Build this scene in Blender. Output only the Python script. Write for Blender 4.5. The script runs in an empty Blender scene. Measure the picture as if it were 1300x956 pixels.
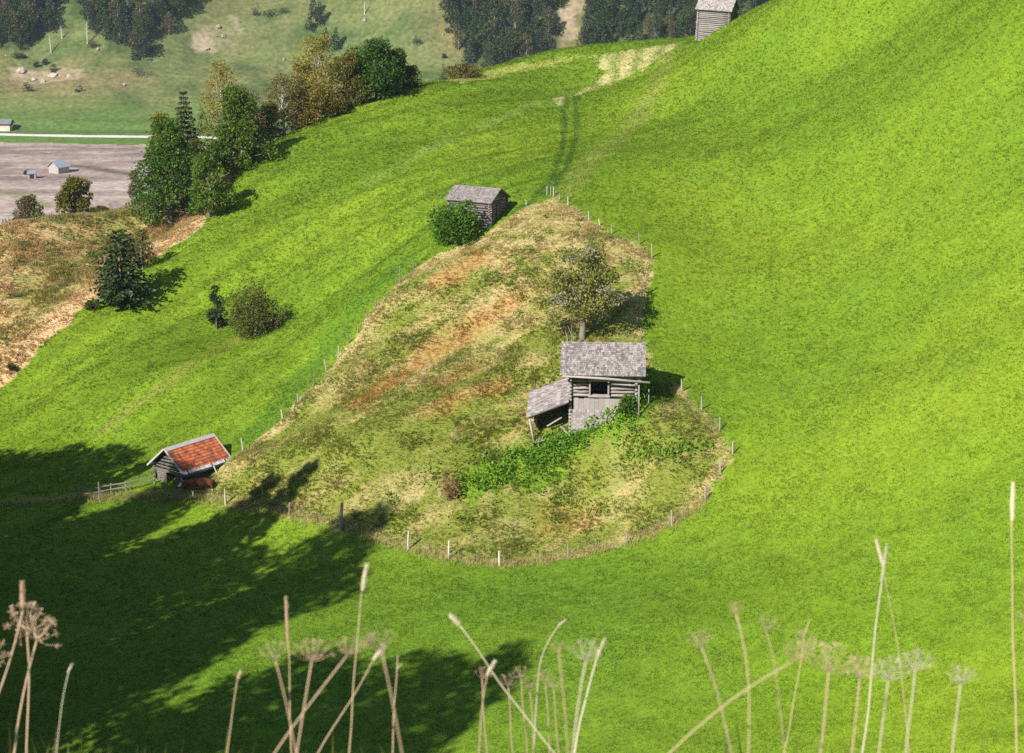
import bpy, math, random
import numpy as np
C = bpy.context.scene.collection
RNG = np.random.default_rng(7)
random.seed(7)

# ------------------------------------------------------------------ terrain
F=2400.0; P=math.radians(15.0); SC=1.2
CP,SP=math.cos(P),math.sin(P)
def ray(u,v):
    u=np.asarray(u,float); v=np.asarray(v,float)
    cx=(u-650)/F; cy=(478-v)/F
    return np.stack([cx+0*cy, CP+SP*cy+0*cx, -SP+CP*cy+0*cx],-1)
PIX=np.array([
# meadow floor
(0,956,80),(325,956,80),(650,956,80),(975,956,76),(1300,956,70),
(0,867,86),(325,867,86),(650,867,86),(975,867,82),(1300,867,76),
(0,760,95),(325,760,95),(650,780,93),(975,780,87),(1300,780,81),
(0,640,107),(150,632,107),(240,628,107),(0,600,113),(100,585,114),(200,560,114),
# left flank
(0,490,126),(60,435,129),(125,375,134),(180,330,139),(250,290,143),(300,225,152),
(300,420,129),(420,250,146),(200,470,121),(120,530,118),(350,330,137),
(340,185,161),(430,142,172),(500,118,180),(580,100,188),(640,85,194),(700,72,198),(800,60,199),(870,50,194),
(940,23,178),(985,0,168),(1100,-50,155),
(560,180,158),(640,170,160),(720,125,174),(770,105,181),(690,200,146),
(400,470,118.5),(320,560,112),(480,360,125.5),
# enclosure
(700,245,131),(650,262,129),(610,300,126),(505,355,122.5),(400,490,115.2),(310,580,108.5),
(600,430,117),(450,580,106.5),(738,430,114.5),(700,540,108),(803,508,106.9),(772,530,107.3),(850,560,105.2),(515,690,101),(635,712,100),(430,655,103),(330,635,106),
(600,600,105),(720,640,104),
# right
(900,300,127),(830,330,122),(820,430,114.5),(895,510,109),(930,570,105),(850,660,101),(1000,700,95),
(1100,500,106),(1100,250,126),(1100,50,150),(1300,700,87),(1300,478,101),(1300,250,115),(1300,0,130),(780,200,140),(870,130,160),(950,400,117),(1000,600,101.5),
# brown bank
(0,305,143),(60,290,146),(120,275,150),(180,262,155),(0,400,133),(60,360,138),(120,320,145),(190,300,148),(0,470,127),
],float)
HID=np.array([
(-60,128,-31),(-60,112,-35),(-60,90,-36),(-60,150,-34),(-45,165,-43),(-60,175,-52),(-90,140,-38),(-90,110,-37),(-90,180,-60),
(-38,165,-34),(-30,170,-31),(-45,200,-62),(-20,205,-42),(-28,190,-42),(-5,220,-40),(10,225,-36),(25,225,-34),(40,215,-24),
(0,260,-62),(40,260,-55),(-60,260,-88),(80,260,-40),(-120,260,-90),(130,250,-30),
(45,190,-11),(60,170,2),(80,200,5),(60,130,3),(80,100,0),(50,90,-14),(60,60,-14),(90,60,-4),(110,120,12),(110,160,15),(40,60,-27),
(0,60,-38),(0,40,-39),(0,15,-40),(0,-15,-40),(-40,60,-37),(-40,20,-38),(-40,-15,-38),(-90,60,-36),(-90,10,-37),(40,30,-32),(40,-10,-32),(90,10,-8),(-130,100,-36),(-130,50,-36)],float)
def build():
    pts=ray(PIX[:,0],PIX[:,1])*PIX[:,2:3]*SC
    c=np.vstack([pts,HID*SC])
    n=len(c); xy=c[:,:2]/100.0
    r2=((xy[:,None]-xy[None])**2).sum(-1)
    K=0.5*r2*np.log(r2+1e-12)+np.eye(n)*2e-4
    A=np.zeros((n+3,n+3)); A[:n,:n]=K; A[:n,n]=1; A[:n,n+1:]=xy; A[n,:n]=1; A[n+1:,:n]=xy.T
    b=np.zeros(n+3); b[:n]=c[:,2]
    w=np.linalg.solve(A,b)
    return xy,w,pts
XY,W,_PTS=build()
def h_near(x,y):
    sh=x.shape; q=np.stack([x.ravel(),y.ravel()],-1)/100.0
    out=np.empty(len(q)); n=len(XY)
    for i in range(0,len(q),40000):
        s=q[i:i+40000]
        r2=(s[:,0:1]-XY[None,:,0])**2+(s[:,1:2]-XY[None,:,1])**2
        out[i:i+40000]=(0.5*r2*np.log(r2+1e-12))@W[:n]+W[n]+s@W[n+1:]
    return out.reshape(sh)
def sst(a,b,t):
    t=np.clip((t-a)/(b-a),0,1); return t*t*(3-2*t)
VZ=-95.0
def h_far(x,y):
    t=np.maximum(y-722-6*np.sin(x*0.011+1)-0.02*x,0)
    sl=t*0.30+0.34*np.maximum(t-35,0)*sst(0,60,t-35)
    und=sst(0,80,t)*(6*np.sin(x*0.021+0.5+y*0.008)+3.5*np.sin(x*0.053+y*0.02)+2*np.sin(x*0.11-y*0.04))
    return VZ+np.minimum(sl,420)+und
def height(x,y):
    x=np.asarray(x,float); y=np.asarray(y,float)
    r=sst(290,380,y)
    lat=sst(190,320,np.abs(x))*0
    near=h_near(np.clip(x,-170,170),np.clip(y,-25,300))
    a_=x*0.80+y*0.60; b_=-x*0.60+y*0.80
    lf=sst(14,0,x)*sst(112,124,y)*sst(250,225,y)
    near=near+lf*(0.19*np.sin(b_*0.62+1.2*np.sin(a_*0.06))+0.08*np.sin(b_*1.35+a_*0.05+1.0))
    rf=sst(6,18,x)*sst(80,100,y)*sst(250,225,y)
    near=near+rf*(0.16*np.sin((x*0.5+y)*0.33+1.5*np.sin(x*0.07))+0.07*np.sin((y-x*0.3)*0.8+np.sin(x*0.2)))
    # bank under the camera
    bank=-1.47-0.63*np.maximum(y-2.8,0)-0.02*np.maximum(-y,0)
    k=1.5
    m=np.maximum(near,bank)
    near=m+np.log(np.exp((near-m)/k)+np.exp((bank-m)/k))*k*np.clip((y-4)/8,0,1)
    return near*(1-r)+h_far(x,y)*r
def cast(u,v,dmax=1400,step=1.0,d0=20.0):
    """first hit depth along the ray through photo pixel (u,v)"""
    R=ray(u,v).reshape(-1,3); n=len(R)
    d=np.full(n,float(d0)); prev=d.copy(); hit=np.zeros(n,bool); res=np.full(n,np.nan)
    while True:
        act=~hit & (d<dmax)
        if not act.any(): break
        p=R[act]*d[act,None]
        below=p[:,2]<height(p[:,0],p[:,1])
        ia=np.where(act)[0]
        hb=ia[below]; hit[hb]=True
        nb=ia[~below]; prev[nb]=d[nb]; d[nb]+=np.maximum(step,d[nb]*0.006)
    lo,hi=prev.copy(),d.copy()
    for _ in range(14):
        m=(lo+hi)/2; p=R*m[:,None]
        b=p[:,2]<height(p[:,0],p[:,1])
        hi=np.where(b,m,hi); lo=np.where(b,lo,m)
    out=R*hi[:,None]; out[~hit]=np.nan
    return out,hi
def pt(u, v, dmax=1400, d0=40):
    p, d = cast([u], [v], dmax=dmax, d0=d0)
    return p[0]
def pn(u, v):
    for k in range(40):
        p = pt(u, v+k, 240)
        if np.isfinite(p[0]): return p
def pts(lst, d0=40):
    a = np.array(lst, float)
    p, d = cast(a[:, 0], a[:, 1], d0=d0)
    return p
def hz(x, y):
    return float(height(np.array([x]), np.array([y]))[0])

# ------------------------------------------------------------------ noise
def _hash(ix, iy, s):
    n = (ix.astype(np.int64)*374761393 + iy.astype(np.int64)*668265263 + s*974634777) & 0x7fffffff
    n = ((n ^ (n >> 13))*1274126177) & 0x7fffffff
    n = (n ^ (n >> 16)) & 0xffff
    return n/65535.0
def vnoise(x, y, s=0):
    ix = np.floor(x); iy = np.floor(y); fx = x-ix; fy = y-iy
    fx = fx*fx*(3-2*fx); fy = fy*fy*(3-2*fy)
    a = _hash(ix, iy, s); b = _hash(ix+1, iy, s); c = _hash(ix, iy+1, s); d = _hash(ix+1, iy+1, s)
    return (a*(1-fx)+b*fx)*(1-fy)+(c*(1-fx)+d*fx)*fy
def fbm(x, y, s=0, o=4):
    t = 0; a = 0.5; n = 0
    for i in range(o):
        t = t+a*vnoise(x*2**i+17.3*i, y*2**i-9.1*i, s+i); n += a; a *= 0.55
    return t/n
def inside(poly, x, y):
    r = np.zeros(x.shape, bool); n = len(poly)
    for i in range(n):
        x1, y1 = poly[i][:2]; x2, y2 = poly[(i+1) % n][:2]
        if y1 == y2: continue
        c = ((y1 > y) != (y2 > y)) & (x < (x2-x1)*(y-y1)/(y2-y1)+x1)
        r ^= c
    return r
def pdist(line, x, y):
    d = np.full(x.shape, 1e9)
    for (x1, y1), (x2, y2) in zip([q[:2] for q in line[:-1]], [q[:2] for q in line[1:]]):
        vx, vy = x2-x1, y2-y1; L = vx*vx+vy*vy+1e-9
        t = np.clip(((x-x1)*vx+(y-y1)*vy)/L, 0, 1)
        d = np.minimum(d, np.hypot(x-x1-t*vx, y-y1-t*vy))
    return d
def lerp(a, b, t):
    return a*(1-t[..., None])+np.asarray(b)*t[..., None]

# ------------------------------------------------------------------ ground zones (world outlines)
FENCE_PX = [(240,632),(285,640),(367,655),(432,672),(517,697),(569,710),(634,718),(721,707),(797,690),(853,667),(896,635),(916,601),(930,577),(914,546),(891,519),(866,497),
            (832,470),(815,430),(814,402),(820,376),(828,327),(813,310),(777,297),(748,281),(721,261),(701,249),(668,262),(640,282),(607,305),(570,318),(525,341),(507,360),(477,389),(455,423),(430,453),(398,490),(358,531),(309,572),(275,602)]
ENCL = pts(FENCE_PX)
GULLY = pts([(0,492),(60,437),(125,378),(180,336),(240,300),(262,282)])
BANK = [tuple(p[:2]) for p in GULLY] + [(-22,230),(-30,330),(-400,330),(-400,GULLY[0][1]-8)]
MOWN = pts([(755,71),(800,64),(857,55),(864,57),(832,78),(802,94),(772,108),(745,117),(722,126),(716,126),(740,114),(758,104),(765,94),(763,82)])
MOWN2 = pts([(548,105),(600,93),(660,81),(738,69),(728,76),(650,93),(585,106)])
PALE = pts([(699,128),(719,120),(716,126),(702,133)])
TRACK1 = pts([(716,122),(717,150),(716,172),(711,200),(700,228),(677,254),(650,272)])
TRACK2 = pts([(731,120),(732,150),(731,172),(722,205),(706,234),(690,250)])
TRAIL = pts([(852,62),(832,110),(812,145),(780,180),(745,212),(712,243)])
TERR = pts([(470,232),(540,192),(620,156),(700,126)])
DARKB = pts([(500,342),(462,375),(428,425),(395,470),(355,518),(318,555)])
TANB = pts([(130,545),(215,488),(300,432),(350,402)])
RUST = [pts([(455,512),(520,468),(570,436),(610,412),(650,385)]), pts([(565,352),(592,338),(610,325)]), pts([(545,522),(600,498),(640,492)]), pts([(560,490),(590,470)]), pts([(700,660),(745,655)])]
WEED = pts([(585,612),(640,568),(676,560),(720,548),(765,540),(800,512),(838,470),(858,448),(874,455),(850,488),(808,540),(760,568),(700,600),(650,628),(600,640)])
SL = pts([(30,560),(330,385)]); _sd = (SL[1]-SL[0])[:2]; _sd = _sd/np.linalg.norm(_sd)

G1 = np.array([.130,.214,.014]); G2 = np.array([.178,.252,.017]); G3 = np.array([.105,.204,.020])
def zone(x, y):
    """base colour of the ground cover at x, y; and rough (0/1), weed (0/1), bank (0/1)"""
    n1 = fbm(x*.06, y*.06, 1, 3); n2 = fbm(x*.35, y*.35, 2, 3); n3 = fbm(x*1.6, y*1.6, 3, 2)
    a = x*_sd[0]+y*_sd[1]; b = -x*_sd[1]+y*_sd[0]
    st = fbm(a*.03, b*.55, 5, 3); st2 = fbm(a*.08, b*1.5, 6, 2)
    col = lerp(np.broadcast_to(G1, x.shape+(3,)), G2, np.clip((n1-.35)*2.2, 0, 1))
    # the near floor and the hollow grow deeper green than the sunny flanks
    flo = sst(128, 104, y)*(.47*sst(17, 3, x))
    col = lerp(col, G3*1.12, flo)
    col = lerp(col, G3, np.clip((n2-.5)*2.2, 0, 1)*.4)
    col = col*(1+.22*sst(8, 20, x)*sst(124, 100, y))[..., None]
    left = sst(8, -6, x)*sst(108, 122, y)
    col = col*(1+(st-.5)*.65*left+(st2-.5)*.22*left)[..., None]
    col = col*(1+(n3-.5)*.35)[..., None]
    jx = x+(fbm(x*.5, y*.5, 11, 3)-.5)*1.6; jy = y+(fbm(x*.5, y*.5, 12, 3)-.5)*1.6
    d = pdist(DARKB, jx, jy); col = lerp(col, np.array([.085,.170,.016]), sst(1.9, .5, d)*.75)
    d = pdist(TANB, jx, jy); col = lerp(col, np.array([.21,.22,.04]), sst(1.3, .2, d)*.7*np.clip(.35+n2, 0, 1))
    d = pdist(TERR, jx, jy); col = lerp(col, np.array([.20,.27,.05]), sst(1.0, .2, d)*.6)
    d = pdist(TRAIL, jx, jy); col = lerp(col, np.array([.21,.24,.05]), sst(1.9, .2, d)*.6)
    d = np.minimum(pdist(TRACK1, x, y), pdist(TRACK2, x, y)); col = lerp(col, np.array([.055,.115,.012]), sst(.5, .15, d)*.8)
    kx = x+(fbm(x*.6, y*.6, 13, 3)-.5)*2.0+RNG.normal(0, .22, x.shape); ky = y+(fbm(x*.6, y*.6, 14, 3)-.5)*2.0+RNG.normal(0, .5, x.shape)
    swath = .5+.5*np.sin((x-y*.10)*2.5+fbm(x*.25, y*.25, 15, 2)*3)
    m = inside(MOWN, kx, ky); mc = lerp(np.broadcast_to(np.array([.42,.40,.16]), x.shape+(3,)), np.array([.20,.24,.05]), np.clip(swath*1.2-.30, 0, .8)); col = np.where(m[..., None], mc, col)
    m = inside(MOWN2, kx, ky); col = np.where(m[..., None], np.array([.30,.33,.07]), col)
    m = inside(PALE, kx, ky); col = np.where(m[..., None], np.array([.38,.38,.14]), col)
    # brown bank
    bank = inside(BANK, jx, jy)
    bn = fbm(x*.22, y*.22, 21, 3); bs = fbm(x*.9, y*.9, 22, 3)
    bc = lerp(np.broadcast_to(np.array([.46,.345,.155]), x.shape+(3,)), np.array([.27,.245,.07]), np.clip((bn-.42)*3.4, 0, 1))
    bc = lerp(bc, np.array([.115,.165,.035]), np.clip((bs-.56)*6, 0, 1)*.8*np.clip((pdist(GULLY, x, y)-3)/4, 0, 1))
    bc = lerp(bc, np.array([.52,.37,.20]), sst(4.5, 1.0, pdist(GULLY, jx, jy))*.8)
    col = np.where(bank[..., None], bc, col)
    # rough pasture inside the fence
    rough = inside(ENCL, x+(n3-.5)*.8, y+(n2-.5)*.8)
    r1 = fbm(x*.16, y*.16, 31, 3); r2 = fbm((x*.8+y*.6)*.35, (y*.8-x*.6)*1.1, 32, 3); r3 = fbm(x*1.1, y*1.1, 33, 2)
    up = sst(118, 146, y)
    rc = lerp(np.broadcast_to(np.array([.185,.215,.036]), x.shape+(3,)), np.array([.34,.295,.105]), np.clip((r2-.53+.18*up)*4.2, 0, 1))
    rc = lerp(rc, np.array([.48,.385,.185]), np.clip((r1-.62+.22*up)*4, 0, 1)*np.clip((r3-.36)*3, 0, 1))
    rc = lerp(rc, np.array([.135,.20,.022]), np.clip((r3-.60)*5, 0, 1)*.3)
    for i, q in enumerate(RUST):
        rc = lerp(rc, np.array([.40,.20,.065]), sst((1.5, 1.9, 1.3, 1.2, 2.2)[i], .3, pdist(q, jx, jy))*np.clip(.35+r3*.9, 0, 1)*(.62, .62, .5, .45, .3)[i])
    ed = pdist(list(ENCL)+[ENCL[0]], x, y); rc = lerp(rc, np.array([.46,.38,.18]), sst(1.0, .25, ed)*.7*np.clip(.2+r3*1.2, 0, 1))
    wx = x+(fbm(x*.4, y*.4, 16, 3)-.5)*3.4; wy = y+(fbm(x*.4, y*.4, 17, 3)-.5)*3.4; weed = inside(WEED, wx, wy)&rough
    rc = np.where(weed[..., None], lerp(np.broadcast_to(np.array([.125,.205,.020]), x.shape+(3,)), np.array([.17,.26,.024]), np.clip((r3-.4)*4, 0, 1)), rc)
    col = np.where(rough[..., None], rc, col)
    # steep bank the photographer stands on
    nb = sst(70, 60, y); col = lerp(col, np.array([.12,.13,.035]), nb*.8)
    return np.clip(col, .004, .8), rough, weed, bank

FARP = [pts(l, d0=500) for l in ([(245,30),(300,25),(305,45),(280,68),(262,65)], [(720,0),(740,5),(738,40),(722,60),(712,40)], [(15,80),(120,85),(100,105),(20,110)])]
FORP = [pts(l, d0=500) for l in ([(-14,-20),(-14,62),(26,64),(60,40),(74,10),(78,-20)], [(92,-20),(112,36),(146,58),(160,72),(184,70),(196,50),(214,40),(248,12),(250,-20)], [(562,-20),(578,52),(600,88),(640,86),(690,76),(700,60),(712,20),(716,-20)], [(748,-20),(744,50),(742,70),(800,68),(890,54),(1000,12),(1010,-20)])]
def zone_far(x, y):
    n1 = fbm(x*.012, y*.02, 41, 4); n2 = fbm(x*.06, y*.1, 42, 3); n3 = fbm(x*.02, y*.3, 43, 3)
    foot = sst(762, 722, y)
    col = lerp(np.broadcast_to(np.array([.125,.145,.050]), x.shape+(3,)), np.array([.190,.155,.070]), np.clip((n1-.42)*3+sst(-80, 0, x)*.5*sst(745, 760, y), 0, 1))
    col = lerp(col, np.array([.060,.10,.028]), np.clip((n2-.50)*4, 0, 1)*.75)
    col = lerp(col, np.array([.090,.155,.035]), foot*.9)
    col = col*(1+(n3-.5)*.5)[..., None]
    for q in FORP: col = lerp(col, np.array([.040,.062,.022]), inside(q, x+(n2-.5)*14, y+(n3-.5)*10)*.75)
    for q in FARP:
        col = lerp(col, np.array([.33,.26,.18]), inside(q, x+(n2-.5)*22, y+(n3-.5)*14)*np.clip(n2*2.2-.55, 0, .85))
    return col

# ------------------------------------------------------------------ mesh helpers
def mesh_np(name, V, faces, cols=None, mat=None, smooth=False):
    """V (n,3); faces list of int arrays (m,k)"""
    me = bpy.data.meshes.new(name)
    faces = [f for f in faces if len(f)]
    nl = sum(f.size for f in faces); nf = sum(len(f) for f in faces)
    me.vertices.add(len(V)); me.vertices.foreach_set('co', np.ascontiguousarray(V, np.float32).ravel())
    me.loops.add(nl); me.polygons.add(nf)
    li = np.concatenate([f.ravel() for f in faces]).astype(np.int32)
    tot = np.concatenate([np.full(len(f), f.shape[1], np.int32) for f in faces])
    st = np.concatenate([[0], np.cumsum(tot)[:-1]]).astype(np.int32)
    me.loops.foreach_set('vertex_index', li)
    me.polygons.foreach_set('loop_start', st)
    me.polygons.foreach_set('loop_total', tot)
    me.polygons.foreach_set('use_smooth', np.full(nf, bool(smooth)))
    if cols is not None:
        a = me.attributes.new('col', 'FLOAT_COLOR', 'POINT')
        c = np.ones((len(V), 4), np.float32); c[:, :3] = cols
        a.data.foreach_set('color', c.ravel())
    me.update(calc_edges=True)
    if mat: me.materials.append(mat)
    return me
class MB:
    def __init__(s): s.V = []; s.F = {}; s.c = []; s.n = 0
    def add(s, V, F, col=(.5, .5, .5)):
        V = np.asarray(V, float)
        for f in (F if isinstance(F, list) else [F]):
            f = np.asarray(f, int); s.F.setdefault(f.shape[1], []).append(f+s.n)
        s.V.append(V); c = np.asarray(col, float)
        s.c.append(np.broadcast_to(c, (len(V), 3)) if c.ndim == 1 else c); s.n += len(V)
        return s
    def mesh(s, name, mat, smooth=False):
        return mesh_np(name, np.vstack(s.V), [np.vstack(f) for f in s.F.values()], np.vstack(s.c), mat, smooth)
    def build(s, name, mat, parent=None, smooth=False):
        o = bpy.data.objects.new(name, s.mesh(name, mat, smooth)); C.objects.link(o)
        if parent: o.parent = parent
        return o
BOXF = np.array([[0,3,2,1],[4,5,6,7],[0,1,5,4],[1,2,6,5],[2,3,7,6],[3,0,4,7]])
def box(mb, c, s, ax=None, col=(.5,.5,.5), jit=0):
    """box centred at c, half sizes s along axes ax (3x3 rows)"""
    q = np.array([[-1,-1,-1],[1,-1,-1],[1,1,-1],[-1,1,-1],[-1,-1,1],[1,-1,1],[1,1,1],[-1,1,1]], float)*np.asarray(s)
    if jit: q = q+RNG.normal(0, jit, q.shape)
    if ax is not None: q = q@np.asarray(ax, float)
    mb.add(q+np.asarray(c, float), BOXF, col)
def beam(mb, a, b, w, h, col, up=(0,0,1)):
    a = np.asarray(a, float); b = np.asarray(b, float); x = b-a; L = np.linalg.norm(x); x = x/L
    z = np.asarray(up, float); y = np.cross(z, x); y = y/np.linalg.norm(y); z = np.cross(x, y)
    box(mb, (a+b)/2, (L/2, w/2, h/2), (x, y, z), col)
def tube(mb, P_, R_, n=6, col=(.5,.5,.5), cap=True, rough=0):
    P_ = np.asarray(P_, float); R_ = np.broadcast_to(np.asarray(R_, float), (len(P_),))
    t = np.gradient(P_, axis=0); t /= np.linalg.norm(t, axis=1, keepdims=True)+1e-9
    ref = np.array([0, 0, 1.0]) if abs(t[0][2]) < .9 else np.array([1.0, 0, 0])
    V = []; u = np.cross(t[0], ref); u /= np.linalg.norm(u)
    a = np.linspace(0, 2*np.pi, n, endpoint=False)
    for i in range(len(P_)):
        u = u-t[i]*(u@t[i]); u /= np.linalg.norm(u)+1e-9; w = np.cross(t[i], u)
        rr = R_[i]*(1+(RNG.normal(0, rough, n) if rough else 0))
        V.append(P_[i]+(np.cos(a)*rr)[:, None]*u+(np.sin(a)*rr)[:, None]*w)
    V = np.vstack(V); k = len(P_); F = []
    i, j = np.meshgrid(np.arange(k-1), np.arange(n), indexing='ij'); i = i.ravel(); j = j.ravel(); j2 = (j+1) % n
    F = [np.stack([i*n+j, i*n+j2, (i+1)*n+j2, (i+1)*n+j], 1)]
    if cap: F += [np.arange(n)[None, ::-1], ((k-1)*n+np.arange(n))[None]]
    c = np.asarray(col, float)
    if c.ndim == 2: c = np.repeat(c, n, 0)
    mb.add(V, F, c)
def basis(d):
    """two unit vectors perpendicular to each row of d"""
    d = d/(np.linalg.norm(d, axis=-1, keepdims=True)+1e-9)
    r = np.where(np.abs(d[..., 2:3]) < .9, np.array([0, 0, 1.0]), np.array([1.0, 0, 0]))
    u = np.cross(d, r); u /= np.linalg.norm(u, axis=-1, keepdims=True)+1e-9
    return u, np.cross(d, u)
def rdir(n, zb=0.0):
    v = RNG.normal(size=(n, 3)); v[:, 2] += zb
    return v/np.linalg.norm(v, axis=1, keepdims=True)
def leaves(mb, P_, D_, L_, W_, col):
    """kite shaped leaf faces: base P, direction D, length L, width W"""
    n = len(P_); u, w = basis(D_); a = RNG.uniform(0, 2*np.pi, n)[:, None]; s = u*np.cos(a)+w*np.sin(a)
    L_ = np.broadcast_to(L_, (n,))[:, None]; W_ = np.broadcast_to(W_, (n,))[:, None]
    V = np.stack([P_, P_+D_*L_*.5+s*W_*.5, P_+D_*L_, P_+D_*L_*.5-s*W_*.5], 1).reshape(-1, 3)
    mb.add(V, np.arange(4*n).reshape(n, 4), np.repeat(np.broadcast_to(col, (n, 3)), 4, 0))

# ------------------------------------------------------------------ things
def tag(o, label=None, cat=None, group=None, kind=None):
    if label: o['label'] = label
    if cat: o['category'] = cat
    if group: o['group'] = group
    if kind: o['kind'] = kind
    return o
def thing(name, label, cat, loc=(0,0,0), rz=0, group=None):
    o = bpy.data.objects.new(name, None); C.objects.link(o); o.empty_display_size = .3
    o.location = loc; o.rotation_euler = (0, 0, rz)
    return tag(o, label, cat, group)
def copy_tree(o, parent=None):
    c = o.copy(); C.objects.link(c)
    if parent: c.parent = parent
    for ch in list(o.children): copy_tree(ch, c)
    return c

# ------------------------------------------------------------------ materials
def newmat(name):
    m = bpy.data.materials.new(name); m.use_nodes = True; nt = m.node_tree; nt.nodes.clear()
    out = nt.nodes.new('ShaderNodeOutputMaterial'); return m, nt, out
def N(nt, t, **k):
    n = nt.nodes.new(t)
    for a, b in k.items():
        if a.startswith('i_'): n.inputs[a[2:].replace('_', ' ')].default_value = b
        else: setattr(n, a, b)
    return n
def colmat(name, rough=.9, scale=(8,8,8), amt=.35, bump=0, bscale=30, detail=4, spec=.2, tint2=None, metallic=0, objc=True):
    m, nt, out = newmat(name); L = nt.links
    at = N(nt, 'ShaderNodeAttribute', attribute_name='col'); tc = N(nt, 'ShaderNodeTexCoord')
    mp = N(nt, 'ShaderNodeMapping'); mp.inputs['Scale'].default_value = scale
    L.new(tc.outputs['Object' if objc else 'Generated'], mp.inputs['Vector'])
    no = N(nt, 'ShaderNodeTexNoise', i_Scale=1.0, i_Detail=detail, i_Roughness=.65); L.new(mp.outputs[0], no.inputs['Vector'])
    mr = N(nt, 'ShaderNodeMapRange'); mr.inputs['From Min'].default_value = .25; mr.inputs['From Max'].default_value = .75
    mr.inputs['To Min'].default_value = 1-amt; mr.inputs['To Max'].default_value = 1+amt; L.new(no.outputs['Fac'], mr.inputs['Value'])
    mx = N(nt, 'ShaderNodeMix', data_type='RGBA', blend_type='MULTIPLY'); mx.inputs['Factor'].default_value = 1
    L.new(at.outputs['Color'], mx.inputs['A']); L.new(mr.outputs[0], mx.inputs['B'])
    col = mx.outputs['Result']
    if tint2 is not None:
        n2 = N(nt, 'ShaderNodeTexNoise', i_Scale=tint2[1], i_Detail=5.0); L.new(tc.outputs['Object'], n2.inputs['Vector'])
        r2 = N(nt, 'ShaderNodeMapRange'); r2.inputs['From Min'].default_value = tint2[2]; r2.inputs['From Max'].default_value = tint2[2]+.22; r2.inputs['To Max'].default_value = .85; L.new(n2.outputs['Fac'], r2.inputs['Value'])
        m2 = N(nt, 'ShaderNodeMix', data_type='RGBA'); m2.inputs['B'].default_value = (*tint2[0], 1); L.new(r2.outputs[0], m2.inputs['Factor']); L.new(col, m2.inputs['A']); col = m2.outputs['Result']
    b = N(nt, 'ShaderNodeBsdfPrincipled', i_Roughness=rough, i_Metallic=metallic); b.inputs['Specular IOR Level'].default_value = spec
    L.new(col, b.inputs['Base Color'])
    if bump:
        nb = N(nt, 'ShaderNodeTexNoise', i_Scale=bscale, i_Detail=5.0); L.new(tc.outputs['Object'], nb.inputs['Vector'])
        bp = N(nt, 'ShaderNodeBump', i_Strength=bump, i_Distance=.05); L.new(nb.outputs['Fac'], bp.inputs['Height']); L.new(bp.outputs[0], b.inputs['Normal'])
    L.new(b.outputs[0], out.inputs['Surface']); return m
def leafmat(name, trans=.35, tcol=(1.15,1.1,.55), gloss=.05):
    m, nt, out = newmat(name); L = nt.links
    at = N(nt, 'ShaderNodeAttribute', attribute_name='col')
    d = N(nt, 'ShaderNodeBsdfDiffuse'); L.new(at.outputs['Color'], d.inputs['Color'])
    mx = N(nt, 'ShaderNodeMix', data_type='RGBA', blend_type='MULTIPLY'); mx.inputs['Factor'].default_value = 1; mx.inputs['B'].default_value = (*tcol, 1)
    L.new(at.outputs['Color'], mx.inputs['A'])
    t = N(nt, 'ShaderNodeBsdfTranslucent'); L.new(mx.outputs['Result'], t.inputs['Color'])
    a = N(nt, 'ShaderNodeMixShader'); a.inputs[0].default_value = trans; L.new(d.outputs[0], a.inputs[1]); L.new(t.outputs[0], a.inputs[2])
    g = N(nt, 'ShaderNodeBsdfGlossy', i_Roughness=.45); g.inputs['Color'].default_value = (.8,.8,.8,1)
    s = N(nt, 'ShaderNodeMixShader'); s.inputs[0].default_value = gloss; L.new(a.outputs[0], s.inputs[1]); L.new(g.outputs[0], s.inputs[2])
    L.new(s.outputs[0], out.inputs['Surface']); return m
M_GROUND = colmat('meadow_ground', 1, (3,3,3), .3, .6, 9, 6, .05)
M_FAR = colmat('far_slope_ground', 1, (.5,.5,.5), .5, .5, .6, 8, .05)
M_LEAF = leafmat('leaves', .32, gloss=.012)
M_GRASS = leafmat('grass_blades', .50, (1.16,1.08,.6), .006)
M_DRY = leafmat('dry_stalks', .15, (1,.95,.85), .02)
M_NEEDLE = leafmat('needles', .12, (1,1,.7), .02)
M_WOOD = colmat('weathered_wood', .9, (3,3,42), .32, .35, 40, 6, .1)
M_SHINGLE = colmat('wood_shingles', .9, (9,9,9), .42, .3, 45, 5, .1)
M_BARK = colmat('bark', .95, (9,9,2.5), .4, .5, 25, 5, .1)
M_TILE = colmat('clay_tiles', .8, (3,3,3), .45, .3, 30, 5, .2, tint2=((.15,.085,.06), 1.9, .47))
M_STONE = colmat('pale_rock', .95, (1.2,1.2,1.2), .4, .6, 4, 6, .1)
M_PLAIN = colmat('painted_walls', .9, (1,1,1), .2, 0, 10, 5, .1)
M_TIN = colmat('tin_roof', .5, (1,1,1), .25, 0, 10, 5, .4)
M_FUR = colmat('cow_hide', .8, (6,6,6), .2, .2, 60, 4, .2)
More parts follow.
